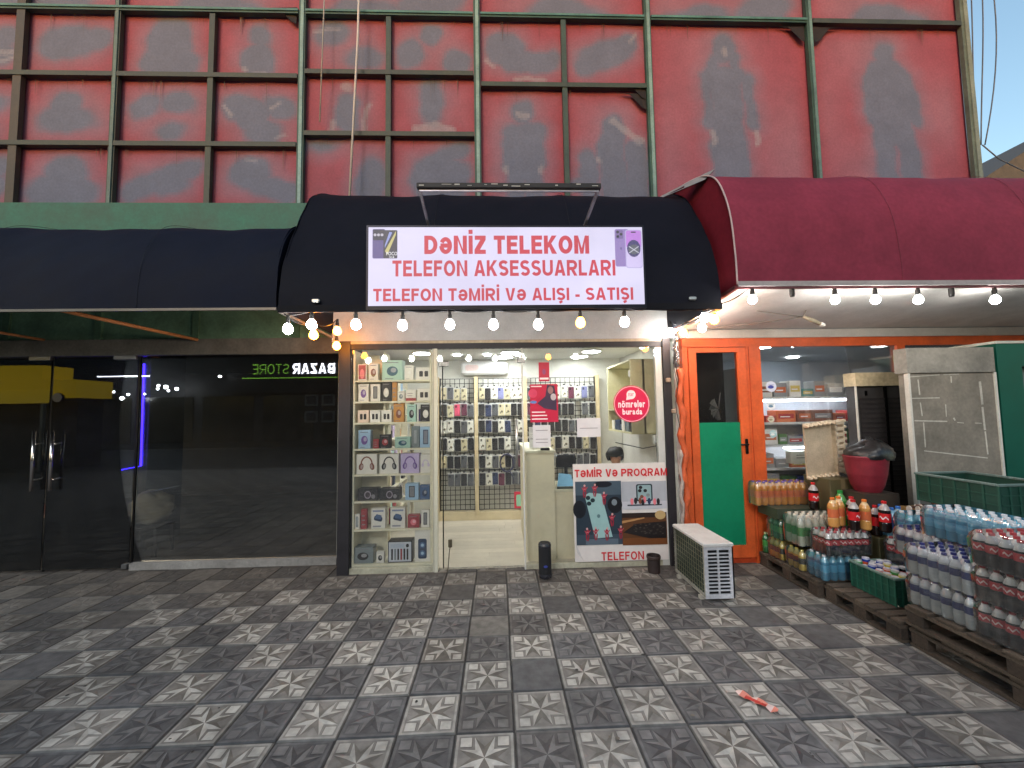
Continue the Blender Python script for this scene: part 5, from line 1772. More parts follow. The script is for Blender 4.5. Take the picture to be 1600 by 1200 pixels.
# ================================================================ OUTDOOR AC UNIT
ac = thing('air_conditioner_unit', 'dirty cream outdoor air conditioner unit standing on the paving beside the orange door', 'air conditioner', (1.79, 1.55, 0))
AX0, AX1, AY0, AY1, AZ0, AZ1 = 1.665, 1.915, 1.29, 1.9, .03, .485
ACW = S(206, 202, 196)
m = MB(ACW); m.bbox(AX0 - .006, AX1 + .006, AY0 - .006, AY1 + .006, AZ1 - .03, AZ1, .006); m.build('lid', MATTE, ac)
m = MB(S(190, 184, 176))
m.box(AX1 - .012, AX1, AY0, AY1, AZ0, AZ1 - .03); m.box(AX0 + .004, AX1 - .012, AY1 - .01, AY1, AZ0, AZ1 - .03); m.box(AX0, AX1 - .012, AY0 + .012, AY1 - .01, AZ0, AZ0 + .03)
m.build('casing', DIRTY, ac)
# near end: slotted louvres
m = MB(S(206, 204, 206))
ex0, ex1 = AX0, AX1
m.box(ex0, ex0 + .03, AY0, AY0 + .012, AZ0, AZ1 - .03); m.box(ex1 - .035, ex1, AY0, AY0 + .012, AZ0, AZ1 - .03)
m.box(ex0 + .03, ex1 - .035, AY0, AY0 + .012, AZ1 - .055, AZ1 - .03); m.box(ex0 + .03, ex1 - .035, AY0, AY0 + .012, AZ0, AZ0 + .035)
cxm = (ex0 + ex1) / 2 - .005
m.box(cxm - .007, cxm + .007, AY0, AY0 + .012, AZ0 + .035, AZ1 - .055)
nl = 12
for k in range(1, nl):
    z = AZ0 + .035 + (AZ1 - .09 - AZ0) * k / nl
    m.box(ex0 + .03, cxm - .007, AY0 + .001, AY0 + .012, z - .005, z + .005); m.box(cxm + .007, ex1 - .035, AY0 + .001, AY0 + .012, z - .005, z + .005)
m.build('louvre_panel', DIRTY, ac)
m = MB(BLACK); m.box(AX0 + .02, AX1 - .02, AY0 + .03, AY1 - .03, AZ0 + .03, AZ1 - .04, S(16, 16, 18)); m.build('core', DIRTY, ac)
m = MB(S(80, 96, 84)); m.box(AX0 + .008, AX0 + .018, AY0 + .03, AY1 - .03, AZ0 + .03, AZ1 - .035, S(60, 72, 62)); m.build('coil_fins', DIRTY, ac)
m = MB(S(176, 176, 150))
for k in range(14):
    y = AY0 + .02 + (AY1 - AY0 - .04) * k / 13
    m.box(AX0 - .002, AX0 + .002, y - .0018, y + .0018, AZ0 + .01, AZ1 - .03)
for k in range(10):
    z = AZ0 + .02 + (AZ1 - .06 - AZ0) * k / 9
    m.box(AX0 - .005, AX0 - .002, AY0 + .01, AY1 - .01, z - .0018, z + .0018)
m.build('grille', METAL, ac)
m = MB(S(200, 196, 186)); m.box(AX0, AX0 + .01, AY0 + .0125, AY0 + .03, AZ0 + .03, AZ1 - .03); m.build('corner_post', DIRTY, ac)
for y in (AY0 + .08, AY1 - .1):
    m = MB(S(180, 174, 160)); m.box(AX0 - .02, AX1 + .02, y - .02, y + .02, 0.002, .03); m.build('foot', DIRTY, ac)

# ================================================================ LEFT STORE
lf = thing('glass_store_facade', 'dark glass store front with chrome door handles on the left', 'shop front', (-4, FL, 0))
pane('window_pane', -4.02, -1.85, .075, 2.31, FL + .02, lf, DARKGLASS, .01)
pane('door_pane', -4.935, -4.05, .02, 2.29, FL + .0, lf, DARKGLASS, .01)
pane('door_pane', -5.88, -4.965, .02, 2.29, FL + .0, lf, DARKGLASS, .01)
pane('window_pane', -8.4, -5.91, .075, 2.31, FL + .02, lf, DARKGLASS, .01)
m = MB(S(150, 146, 140)); m.box(-4.02, -1.84, FL - .03, FL + .05, 0, .072); m.build('sill', DIRTY, lf)
m = MB(S(150, 146, 140)); m.box(-8.4, -5.92, FL - .03, FL + .05, 0, .072); m.build('sill', DIRTY, lf)
m = MB(S(48, 48, 48))
for x in (-4.035, -4.95, -5.895):
    m.box(x - .008, x + .008, FL + .012, FL + .03, .0, 2.31)
m.build('seam', METAL, lf)
m = MB(S(150, 150, 150)); m.bbox(-4.3, -4.06, FL - .012, FL + .022, 2.27, 2.315, .004); m.build('hinge_fitting', METAL, lf)
m = MB(S(150, 150, 150)); m.bbox(-5.2, -4.97, FL - .012, FL + .022, 2.27, 2.315, .004); m.build('hinge_fitting', METAL, lf)
m = MB(S(150, 150, 150)); m.bbox(-4.12, -4.06, FL - .012, FL + .022, 0.01, .06, .004); m.build('hinge_fitting', METAL, lf)
CH = fam('chrome', .18, metal=1, nscale=5, namt=.1)
for x in (-5.045, -4.855):
    m = MB(S(220, 214, 210))
    for y in (FL - .055, FL + .07):
        m.tube([(x, y, .86), (x, y, 1.5)], .015, 10)
    for z in (.98, 1.36):
        m.tube([(x, FL - .055, z), (x, FL + .07, z)], .008, 8)
    m.build('door_handle', CH, lf)
m = MB(S(30, 30, 32)); m.lathe([(.001, .0), (.05, 0), (.05, .012), (.001, .014)], 16, (-4.87, FL - .016, 1.86), axis='y', col=S(26, 26, 28)); m.build('door_sticker', CARD, lf)
# inside
led = emis('blue_led', (.03, .012, 1, 1), 4)
a, b_, c = at(225, 568, Y=3.0), at(220, 728, Y=3.0), at(180, 736, Y=3.0)
m = MB(); m.tube([a, b_, c], .009, 6)
tag(m.build('led_strip', led), 'glowing blue led strip bent into a corner behind the dark glass', 'led strip')
m = MB(S(34, 32, 34)); m.box(-5.6, -4.40, 3.03, 3.1, .95, 2.35); m.box(-4.42, -4.38, 3.03, 3.6, .03, 2.5)
tag(m.build('display_board', DIRTY), 'dark upright board carrying the blue led strip inside the left store', 'board')
tb = thing('table', 'long dark table behind the dark glass doors', 'table', (-4.9, 3.0, .03))
m = MB(S(200, 160, 135)); m.bbox(-5.7, -4.3, 2.72, 3.0, .5, .54, .01); m.build('table_top', WOOD, tb)
for x in (-5.6, -5.2, -4.8, -4.4):
    m = MB(S(20, 16, 16)); m.box(x - .03, x + .03, 2.74, 2.79, .03, .5); m.build('leg', WOOD, tb)
for k, (x, c, w, h) in enumerate(((-5.3, S(120, 80, 72), .14, .1), (-5.0, S(170, 130, 90), .2, .07), (-4.7, S(140, 120, 110), .16, .12), (-4.45, S(100, 90, 100), .1, .08))):
    m = MB(c); m.bbox(x - w / 2, x + w / 2, 2.8, 2.93, .541, .541 + h, .008)
    tag(m.build('cardboard_box', CARD), 'small box on the dark table inside the left store, %s from the left' % ORD[k], 'box', 'boxes on the dark table')
m = MB(S(150, 140, 116))
vs, fs = [], []
NU, NV = 22, 12
st2 = thing('stool', 'low dark stool under the pale sack behind the dark glass', 'stool', (-4.16, 2.85, .03))
m = MB(S(50, 44, 42)); m.bbox(-4.36, -3.98, 2.7, 3.0, .34, .37, .006); m.build('seat', WOOD, st2)
for sx in (-4.34, -4.02):
    for sy in (2.72, 2.96):
        m = MB(S(40, 36, 36)); m.box(sx, sx + .03, sy, sy + .03, .03, .34); m.build('leg', WOOD, st2)
m = MB(S(150, 140, 116))
c0 = Vector((-4.16, 2.84, .56))
for j in range(NV + 1):
    for i in range(NU):
        th, ph = 2 * math.pi * i / NU, math.pi * j / NV
        k = 1 + .12 * math.sin(th * 4 + j * 1.3) + .08 * math.sin(th * 7 - j * 2.1)
        vs.append(c0 + Vector((.24 * k * math.sin(ph) * math.cos(th), .15 * k * math.sin(ph) * math.sin(th), .19 * math.cos(ph) + (.03 * math.sin(th * 3) if j < 5 else 0))))
for j in range(NV):
    for i in range(NU):
        fs.append((j * NU + i, (j + 1) * NU + i, (j + 1) * NU + (i + 1) % NU, j * NU + (i + 1) % NU))
m.add(vs, fs, S(170, 160, 136), True)
m.add([c0 + Vector(q) for q in ((-.1, -.1, .18), (.26, -.1, .24), (.3, .05, .25), (.0, .1, .2))], [(0, 1, 2, 3)], S(150, 160, 150))
tag(m.build('sack', FABRIC), 'pale lumpy sack lying on the low stool beside the dark table', 'sack')
m = MB(S(70, 46, 40)); m.bbox(-6.1, -5.55, 2.62, 3.0, .03, .75, .02); m.box(-6.1, -5.55, 2.615, 2.62, .2, .24, S(50, 34, 30))
tag(m.build('cabinet', WOOD), 'dark brown cabinet at the far left behind the glass', 'cabinet')

# ================================================================ ACROSS THE STREET (what the dark glass mirrors)
ob = thing('opposite_building', 'low dark shop building across the street with a lit sign', 'building', (-6, -14, 0))
m = MB(S(58, 58, 62)); m.box(-40, 26, -16, -14.2, 0, 5.2); m.build('wall', DIRTY, ob)
m = MB(S(40, 40, 44)); m.box(-13.6, -3, -14.2, -13.9, 2.75, 4.5); m.build('sign_board', DIRTY, ob)
m = MB(S(30, 32, 36))
for k in range(9):
    x = -27 + k * 3
    m.box(x, x + 2.5, -14.2, -14.15, .3, 2.6, S(28, 30, 34))
m.build('window', GLOSSY, ob)
m = MB(S(150, 150, 150))
for k in range(4):
    for j in range(2):
        x, z = -9.9 + k * .85, 1.9 + j * .85
        m.box(x, x + .65, -14.14, -14.1, z - .7, z - .12); m.box(x + .1, x + .55, -14.1, -14.09, z - .6, z - .2, S(60, 60, 64))
m.build('poster_frame', CARD, ob)
SB = emis('sign_white', S(235, 240, 255), 7)
SG = emis('sign_green', S(120, 180, 60), 1.3)
m = MB(); caps(m, 'BAZAR', -10.42, -8.3, 3.68, 4.2, -13.85, None, .2, gap=.15, mirror=True)
# faces must look toward the shops (+Y)
m.build('sign_letters', SB, ob)
m = MB(); caps(m, 'STORE', -12.4, -10.6, 3.68, 4.18, -13.85, None, .1, gap=.16, mirror=True)
m.box(-12.9, -6, -13.88, -13.84, 3.46, 3.5); m.build('sign_letters', SG, ob)
LW = emis('far_lamp', S(240, 248, 255), 26)
for k, (px, py, r_) in enumerate(((148, 616, .05), (168, 612, .06), (191, 616, .05), (181, 622, .08), (238, 602, .06), (250, 604, .09), (267, 607, .08), (254, 610, .05), (336, 587, .07), (216, 615, .04), (237, 607, .05))):
    p = at(px, py, Y=18.0); p.y = -13.4
    m = MB(); m.lathe([(.001, -r_), (r_ * .7, -r_ * .7), (r_, 0), (r_ * .7, r_ * .7), (.001, r_)], 8, p)
    m.build('lamp', LW, ob)
p = at(140, 590, Y=18.0)
m = MB(); m.box(p.x, p.x + 2.4, -13.5, -13.46, 3.6, 3.64); m.build('tube_lamp', emis('far_tube', S(230, 240, 250), 9), ob)
# yellow kiosk
kk = thing('kiosk', 'kiosk across the street, its yellow canopy given added glow, mirrored in the glass', 'kiosk', (-16, -7, 0))
YL = S(205, 170, 20)
m = MB(YL)
m.add([(-18.5, -6.0, 2.1), (-13.9, -6.0, 2.1), (-14.6, -7.2, 2.75), (-18.5, -7.2, 2.75)], [(0, 1, 2, 3)], YL)
m.box(-18.5, -14.0, -8.2, -6.9, 2.3, 2.9); m.box(-18.4, -15.2, -8.0, -7.0, 2.9, 3.4)
m.build('canopy', emis('yellow_canopy', S(190, 160, 30), .5), kk)  # emission added to the canopy to brighten its mirror image
m = MB(S(60, 50, 48)); m.box(-18.3, -14.2, -8.1, -7.2, 0, 2.3); m.build('body', DIRTY, kk)
m = MB(S(160, 160, 160))
for x in (-18.2, -14.1): m.box(x - .04, x + .04, -6.1, -6.02, 0, 2.12)
m.build('post', METAL, kk)

# ================================================================ GROCERY SHOP FRONT (right)
OR = S(214, 92, 40)
gf = thing('grocery_facade', 'orange framed door and window of the drinks shop', 'shop front', (3, F, 0))
m = MB(OR)
m.box(1.93, 1.985, F - .02, F + .05, 0, 2.3); m.box(1.93, 9, F - .02, F + .05, 2.29, 2.383); m.box(2.63, 2.79, F - .02, F + .05, 0, 2.29); m.box(4.33, 4.42, F - .02, F + .05, 0, 2.29)
m.box(2.79, 4.33, F - .02, F + .05, .0, .32); m.box(4.42, 9, F - .02, F + .05, 0, .3)
m.build('frame', fam('orange_paint', .5, nscale=3, namt=.4, fine=.06, bump=.05), gf)
m = MB(S(190, 66, 22)); m.box(2.655, 2.66, F - .026, F - .02, .02, 2.29); m.box(1.985, 2.63, F - .0, F + .04, .0, .06); m.build('groove', DIRTY, gf)
OP = MATS['orange_paint']
dl = MB(OR)
dl.box(1.992, 2.075, F - .03, F + .03, .065, 2.28); dl.box(2.53, 2.622, F - .03, F + .03, .065, 2.28); dl.box(2.075, 2.53, F - .03, F + .03, 2.23, 2.28); dl.box(2.075, 2.53, F - .03, F + .03, .065, .19)
d_ = dl.build('door', OP, gf)
m = MB(S(0, 128, 88)); m.box(2.075, 2.53, F - .012, F + .012, .19, 1.475); m.build('green_panel', fam('green_panel', .45, nscale=2, namt=.2, fine=.04), d_)
m = MB(); m.box(2.075, 2.53, F - .005, F + .003, 1.478, 2.23); m.build('door_glass', DARKGLASS, d_)
m = MB(S(40, 40, 42)); m.bbox(2.56, 2.59, F - .05, F - .03, 1.14, 1.3, .006); m.tube([(2.575, F - .055, 1.24), (2.575, F - .075, 1.24), (2.49, F - .075, 1.24)], .009, 8); m.build('door_handle', METAL, d_)
pane('window_glass', 2.792, 4.328, .322, 2.288, F + .01, gf)
pane('window_glass', 4.422, 8.9, .302, 2.288, F + .01, gf)
# stickers on the window
for px, py, k, c, c2, lab in ((1205, 604, 1.3, S(214, 218, 236), S(60, 70, 160), 'white sticker with a blue mark, top one on the grocery window edge'), (1205, 634, 1, S(222, 226, 230), S(90, 130, 160), 'round white sticker below the blue marked one'), (1205, 655, .8, S(206, 200, 180), S(150, 140, 110), 'small beige sticker below the round one'), (1208, 678, .9, S(160, 200, 205), S(230, 235, 235), 'pale blue sticker lowest on the grocery window edge')):
    p = at(px, py, Y=F + .004); m = MB(c)
    m.ell(p.x, p.z, .045 * k, .045 * k, F + .004, c); m.ell(p.x - .005, p.z - .005, .026 * k, .014 * k, F + .0035, c2); m.rect(p.x - .03, p.x + .03, p.z + .015, p.z + .02, F + .003, c2)
    tag(m.build('window_sticker', CARD), lab, 'sticker')
m = MB(S(44, 44, 44)); m.box(1.99, 2.66, 2.62, 2.66, .04, 2.46); tag(m.build('dark_backing_screen', DIRTY), 'dark screen added just inside the orange door to stand for the dim interior', 'screen')  # added dark panel, stands for the dark room behind the door glass
m = MB(S(150, 150, 150))
for q in range(12):
    a = R.uniform(0, 6.28); r1 = R.uniform(.03, .1)
    m.add([(2.4, 2.3, 1.62), (2.4 + r1 * math.cos(a), 2.3 + .02 * math.sin(q), 1.62 + .13 * math.sin(a)), (2.4 + r1 * math.cos(a + .5), 2.32, 1.62 + .13 * math.sin(a + .5))], [(0, 1, 2)], jit(S(150, 150, 150), .4))
m.tube([(2.4, 2.3, 1.62), (2.42, 2.28, 1.8)], .006, 5)
tag(m.build('plastic_bag', GLOSSY), 'crumpled clear plastic bag hanging behind the orange door glass', 'bag')

# ---------------------------------------------------------------- grocery shelving
TUB = emis('tube_lamp', S(238, 244, 255), 9)
gs = thing('grocery_shelf', 'white grocery shelving with lit shelves behind the shop window', 'shelf', (3.7, 2.7, .04))
gz = [1.75, 1.45, 1.19, .92, .66]
m = MB(S(196, 200, 200))
for z in gz:
    m.box(2.8, 4.5, 2.5, 2.85, z - .025, z)
m.build('shelf_board', MATTE, gs)
m = MB(S(170, 176, 180)); m.box(2.78, 2.8, 2.48, 2.87, .04, 2.1); m.box(4.5, 4.52, 2.48, 2.87, .04, 2.1); m.build('upright', MATTE, gs)
m = MB(S(190, 198, 206)); m.box(2.8, 4.5, 2.86, 2.87, .6, 1.72); m.build('back_panel', MATTE, gs)
for (x0, x1, z, y) in ((3.05, 3.75, 1.705, 2.55), (3.78, 4.2, 1.705, 2.55), (3.3, 3.8, 1.15, 2.55)):
    m = MB(); m.tube([(x0, y, z), (x1, y, z)], .012, 8); m.build('tube_lamp', TUB, gs)
t = thing('ceiling_light', 'long bright tube light at the top of the grocery window', 'ceiling light', (3.6, 2.5, 2.4))
m = MB(WHITE); m.box(3.08, 4.1, 2.47, 2.53, 2.4, 2.43); m.build('housing', MATTE, t)
m = MB(); m.tube([(3.1, 2.5, 2.385), (4.08, 2.5, 2.385)], .014, 8); m.build('tube', TUB, t)
for k, (x, y) in enumerate(((3.0, 3.2), (3.7, 3.4), (4.5, 3.2), (5.4, 3.4), (3.6, 4.6), (5, 4.6))):
    p = Vector((x, y, 2.478)); m = MB(WHITE)
    m.lathe([(.001, -.001), (.09, -.001), (.08, -.014), (.001, -.016)], 14, p, col=WHITE)
    tag(m.build('ceiling_light', LED), 'round ceiling light in the grocery shop, %s of the %s row' % (['left', 'second', 'third', 'right', 'left', 'right'][k], 'front' if k < 4 else 'rear'), 'ceiling light', 'ceiling lights in the grocery shop')
gcols = [('red', S(170, 40, 40)), ('blue', S(50, 80, 150)), ('white', S(220, 220, 216)), ('green', S(60, 120, 60)), ('orange', S(200, 100, 50)), ('grey', S(140, 144, 148)), ('yellow', S(200, 180, 90)), ('brown', S(120, 70, 50)), ('teal', S(70, 130, 130))]
for si, z in enumerate(gz):
    x = 2.83; k = 0
    while x < 4.4:
        w, h, c = R.uniform(.05, .2), R.uniform(.07, .2), R.choice(gcols)
        if si == 0: c = R.choice([gcols[2], gcols[5], gcols[1], gcols[8]])
        if si == 1: c = R.choice([gcols[0], gcols[4], gcols[3], gcols[7]]); w *= 1.3; h = min(h, .14)
        m = MB(c[1])
        if w < .09:
            m.lathe([(.001, .001), (w / 2, .001), (w / 2, h * .7), (w * .2, h * .85), (w * .2, h), (.001, h)], 10, (x + w / 2, 2.56, z), col=c[1])
            nm, ct_ = 'jar', 'jar'
        else:
            m.bbox(x, x + w, 2.53, 2.7, z + .001, z + h, .004)
            m.rect(x + w * .1, x + w * .9, z + h * .3, z + h * .7, 2.5295, jit(gcols[R.randrange(9)][1], .2))
            m.rect(x + w * .2, x + w * .7, z + h * .42, z + h * .5, 2.529, (.8, .8, .8, 1))
            nm, ct_ = 'grocery_box', 'box'
        tag(m.build(nm, CARD), '%s %s, %s from the left on the %s grocery shelf' % (c[0], ct_ if ct_ == 'jar' else 'packet', ORD[k] if k < 15 else 'last', ['top', 'second', 'third', 'fourth', 'bottom'][si]), ct_ if ct_ == 'jar' else 'packet', 'groceries on the lit shelves')
        x += w + R.uniform(.004, .03); k += 1
p = at(1245, 672, Y=2.45)
m = MB(S(214, 214, 196)); m.bbox(3.28, 3.62, 2.42, 2.5, .98, 1.12, .004); m.box(3.35, 3.5, 2.4185, 2.42, 1.04, 1.05, S(120, 120, 110)); m.box(3.35, 3.45, 2.4185, 2.42, 1.07, 1.08, S(120, 120, 110))
tag(m.build('price_card', CARD), 'wide cream card with two lines in front of the grocery shelves', 'card')

# ================================================================ FRIDGES AND BOARDS
FX0, FZ = at(1336, 600, Y=1.97).x, at(1370, 603, Y=1.97).z
fr = thing('drinks_fridge', 'dark drinks fridge with a beige header outside the grocery window', 'fridge', (3.6, 1.9, 0))
m = MB(S(58, 56, 56)); m.box(FX0, 4.55, 1.97, 2.09, .15, FZ); m.build('cabinet', DIRTY, fr)
m = MB(S(206, 190, 156)); m.box(FX0 - .02, 4.56, 1.94, 2.09, FZ, at(1370, 582, Y=1.94).z); m.build('header', DIRTY, fr)
m = MB(S(210, 206, 196)); m.bar((FX0 - .008, 1.96, FZ), (FX0 - .008, 1.96, 1.3), .014); m.bar((FX0 - .008, 1.96, 1.3), (FX0 + .08, 1.96, .15), .014); m.build('edge_trim', MATTE, fr)
m = MB(S(50, 46, 46)); m.box(FX0 + .03, FX0 + .3, 1.962, 1.97, .3, FZ - .15); m.box(FX0 + .32, FX0 + .62, 1.962, 1.97, .3, FZ - .15)
for k in range(28):
    z = .34 + k * .05
    m.box(FX0 + .03, FX0 + .3, 1.958, 1.962, z, z + .02, S(38, 35, 36)); m.box(FX0 + .32, FX0 + .62, 1.958, 1.962, z, z + .02, S(38, 35, 36))
m.build('shutter', DIRTY, fr)
m = MB(S(26, 26, 28)); m.box(FX0 + .3, FX0 + .32, 1.95, 1.97, .3, FZ - .01); m.bar((FX0 + .1, 1.955, FZ - .05), (FX0 + .1, 1.955, FZ - .1), .015); m.build('centre_bar', METAL, fr)

gp = thing('grey_panel', 'tall grey fridge back panel with white tape marks', 'fridge', (4.2, 1.5, .2))
m = MB(S(132, 124, 112)); m.box(3.8, 4.625, 1.5, 1.6, .2, 1.925); m.build('back_sheet', DIRTY, gp)
m = MB(S(138, 133, 124)); m.box(3.775, 4.635, 1.485, 1.61, 1.93, 2.165); m.build('top_sheet', DIRTY, gp)
m = MB(S(206, 202, 192)); m.box(3.782, 3.8, 1.488, 1.53, .2, 1.928); m.box(4.626, 4.646, 1.488, 1.53, .2, 1.928); m.build('edge_trim', MATTE, gp)
m = MB(S(196, 190, 178))


def tz(x, y): return at(1400 + x / 5, 520 + y / 5, Y=1.499)


for a, b_, w in (((105, 345), (340, 328), 5), ((370, 328), (490, 322), 4), ((125, 512), (340, 508), 7), ((145, 687), (400, 692), 9), ((480, 700), (530, 705), 6), ((620, 705), (670, 707), 6), ((220, 922), (715, 978), 8),
                 ((172, 365), (185, 485), 10), ((190, 545), (205, 650), 8), ((215, 700), (230, 895), 9), ((388, 560), (393, 655), 6), ((655, 380), (675, 560), 18), ((675, 580), (695, 760), 15), ((697, 770), (718, 950), 10), ((430, 340), (432, 390), 8), ((450, 665), (462, 685), 12)):
    p, q = tz(*a), tz(*b_)
    m.bar(p, q, w / 5 / FPX * 3.9, .002, up=(0, 1, 0))
m.build('tape_mark', DIRTY, gp)
gk = thing('green_kiosk', 'dark green fridge cabinet with a grey pane at the right edge', 'fridge', (5.2, 1.6, .2))
m = MB(S(0, 82, 66)); m.box(4.68, 4.92, 1.5, 2.0, .2, 2.2); m.box(4.92, 6.2, 1.5, 2.0, 1.98, 2.2); m.box(4.92, 6.2, 1.6, 2.0, .2, 1.98); m.build('cabinet', fam('green_enamel', .4, nscale=3, namt=.2), gk)
m = MB(S(196, 196, 186)); m.box(4.67, 6.2, 1.49, 2.01, 2.2, 2.225); m.box(4.925, 4.95, 1.585, 1.6, .4, 1.75); m.build('trim', MATTE, gk)
m = MB(S(120, 128, 128)); m.box(4.95, 6.1, 1.586, 1.599, .5, 1.97); m.build('pane', DIRTY, gk)

# stack of boxes that carries the bin and the white crate
for k, (x0, x1, y0, y1, z0, z1, lab) in enumerate(((3.1, 3.36, 1.66, 2.0, .145, .56, 'brown carton low behind the drinks'), (3.1, 3.36, 1.66, 2.0, .562, .93, 'brown carton carrying the white bottle tray'), (3.17, 3.36, 1.26, 1.62, .145, .5, 'brown carton at the foot of the stack under the red bin'))):
    m = MB(S(86, 78, 52)); m.bbox(x0, x1, y0, y1, z0, z1, .005); m.box((x0 + x1) / 2 - .02, (x0 + x1) / 2 + .02, y0 - .001, y0, z0, z1, S(110, 98, 70))
    tag(m.build('carton', CARD), lab, 'carton')
tag(box1('carton', 3.2, 3.52, 1.4, 1.64, .505, .84, S(64, 54, 46), CARD), 'dark carton under the red bin, behind the loose bottles', 'carton')
bn = thing('red_bin', 'dark red plastic bin topped with a black bag', 'bin', (3.36, 1.54, .842))
m = MB(S(128, 34, 46)); m.lathe([(.001, .842), (.1, .842), (.125, .9), (.15, 1.0), (.165, 1.12), (.172, 1.16), (.166, 1.17), (.16, 1.16), (.001, 1.1)], 26, (3.36, 1.54, 0), col=S(128, 32, 46)); m.build('body', PLAST, bn)
m = MB(S(24, 24, 26))
vs, fs = [], []
NU, NV = 26, 9
for j in range(NV + 1):
    for i in range(NU):
        th = 2 * math.pi * i / NU
        ph = math.pi * .56 * j / NV
        k = 1 + .05 * math.sin(th * 5 + j * .7) + .03 * math.sin(th * 9 + 2 * j)
        vs.append((3.37 + (.185 + .03 * math.cos(th)) * k * math.sin(ph) * math.cos(th), 1.54 + .18 * k * math.sin(ph) * math.sin(th), 1.165 + (.13 + .04 * math.cos(th)) * math.cos(ph) * k))
for j in range(NV):
    for i in range(NU):
        fs.append((j * NU + i, (j + 1) * NU + i, (j + 1) * NU + (i + 1) % NU, j * NU + (i + 1) % NU))
m.add(vs, fs, S(30, 30, 32), True); m.build('black_bag', fam('bin_bag', .3, nscale=9, namt=.3, bump=.9, bscale=14), bn)
# white bottle tray standing on end
tr = thing('bottle_tray', 'dirty white plastic bottle tray standing on end against the grocery window', 'tray', (3.2, 1.8, .93))
TW = S(196, 178, 152)
m = MB(TW)
m.T = Matrix.Translation((3.2, 1.86, .935)) @ Matrix.Rotation(math.radians(-7), 4, 'Y') @ Matrix.Rotation(math.radians(8), 4, 'X')
m.box(-.16, .12, 0, .02, 0, .55)
m.build('tray_base', PLAST, tr)
m2 = MB(TW); m2.T = m.T
for k in range(7):
    x = -.155 + k * .046
    for z in (.0, .53):
        m2.lathe([(.008, -.06), (.017, -.04), (.02, 0)], 8, (x, 0, z), axis='y', col=TW)
for k in range(9):
    z = .03 + k * .06
    m2.box(.12, .2, -.05, .02, z, z + .03); m2.box(.2, .26, -.05 + .03, .02, z + .01, z + .03)
m2.box(.12, .13, -.05, .02, 0, .55); m2.box(.2, .21, -.05, .02, 0, .55)
m2.build('tray_lugs', PLAST, tr)

# ================================================================ PALLETS
def pallet(y0, y1, z0, x0, x1, label, hh=.14):
    t = thing('pallet', label, 'pallet', ((x0 + x1) / 2, (y0 + y1) / 2, z0), 'wooden pallets under the drinks')
    pc_ = S(84, 72, 60)
    n = 7
    w = (y1 - y0) / n
    for k in range(n):
        m = MB(jit(pc_, .25)); ya = y0 + k * w
        m.bbox(x0 + R.uniform(-.01, .01), x1, ya + w * .08, ya + w * .86, z0 + hh - .02, z0 + hh, .003)
        m.build('top_board', WOOD, t)
    for x in (x0 + .02, (x0 + x1) / 2, x1 - .02):
        m = MB(jit(pc_, .2)); m.box(x - .045 if x > x0 + .03 else x0 + .002, x + .045 if x < x1 - .03 else x1 - .002, y0, y1, z0 + hh - .042, z0 + hh - .0205)
        m.build('stringer', WOOD, t)
        m = MB(jit(pc_, .2)); m.box(x - .045 if x > x0 + .03 else x0 + .002, x + .045 if x < x1 - .03 else x1 - .002, y0, y1, z0 + .004, z0 + .022)
        m.build('bottom_board', WOOD, t)
        for y in (y0 + .06, (y0 + y1) / 2, y1 - .06):
            m = MB(jit(S(70, 58, 48), .3)); xa = max(x0 + .004, x - .043); xb = min(x1 - .004, x + .043)
            m.bbox(xa, xb, y - .055, y + .055, z0 + .0225, z0 + hh - .0425, .004)
            m.build('block', WOOD, t)


pallet(1.3, 2.08, 0, 2.64, 3.5, 'pallet farthest back, by the orange frame')
pallet(.62, 1.28, 0, 2.68, 3.6, 'pallet under the small green crate, its bare boards showing')
pallet(-.62, .6, 0, 2.72, 3.75, 'lower one of the two stacked pallets under the cola and water')
pallet(-.62, .6, .142, 2.7, 3.75, 'upper one of the two stacked pallets under the cola and water')
m = MB(S(226, 214, 184))
q = [at(1369, 924, Z=.18), at(1386, 918, Z=.2), at(1402, 934, Z=.17), at(1405, 949, Z=.15)]
m.add(q + [v + Vector((.01, .03, .012)) for v in q], [(0, 1, 2, 3), (4, 5, 6, 7)], S(226, 214, 184))
tag(m.build('torn_carton_flap', CARD), 'torn cream carton scrap between the green crate and the stacked pallets', 'carton scrap')


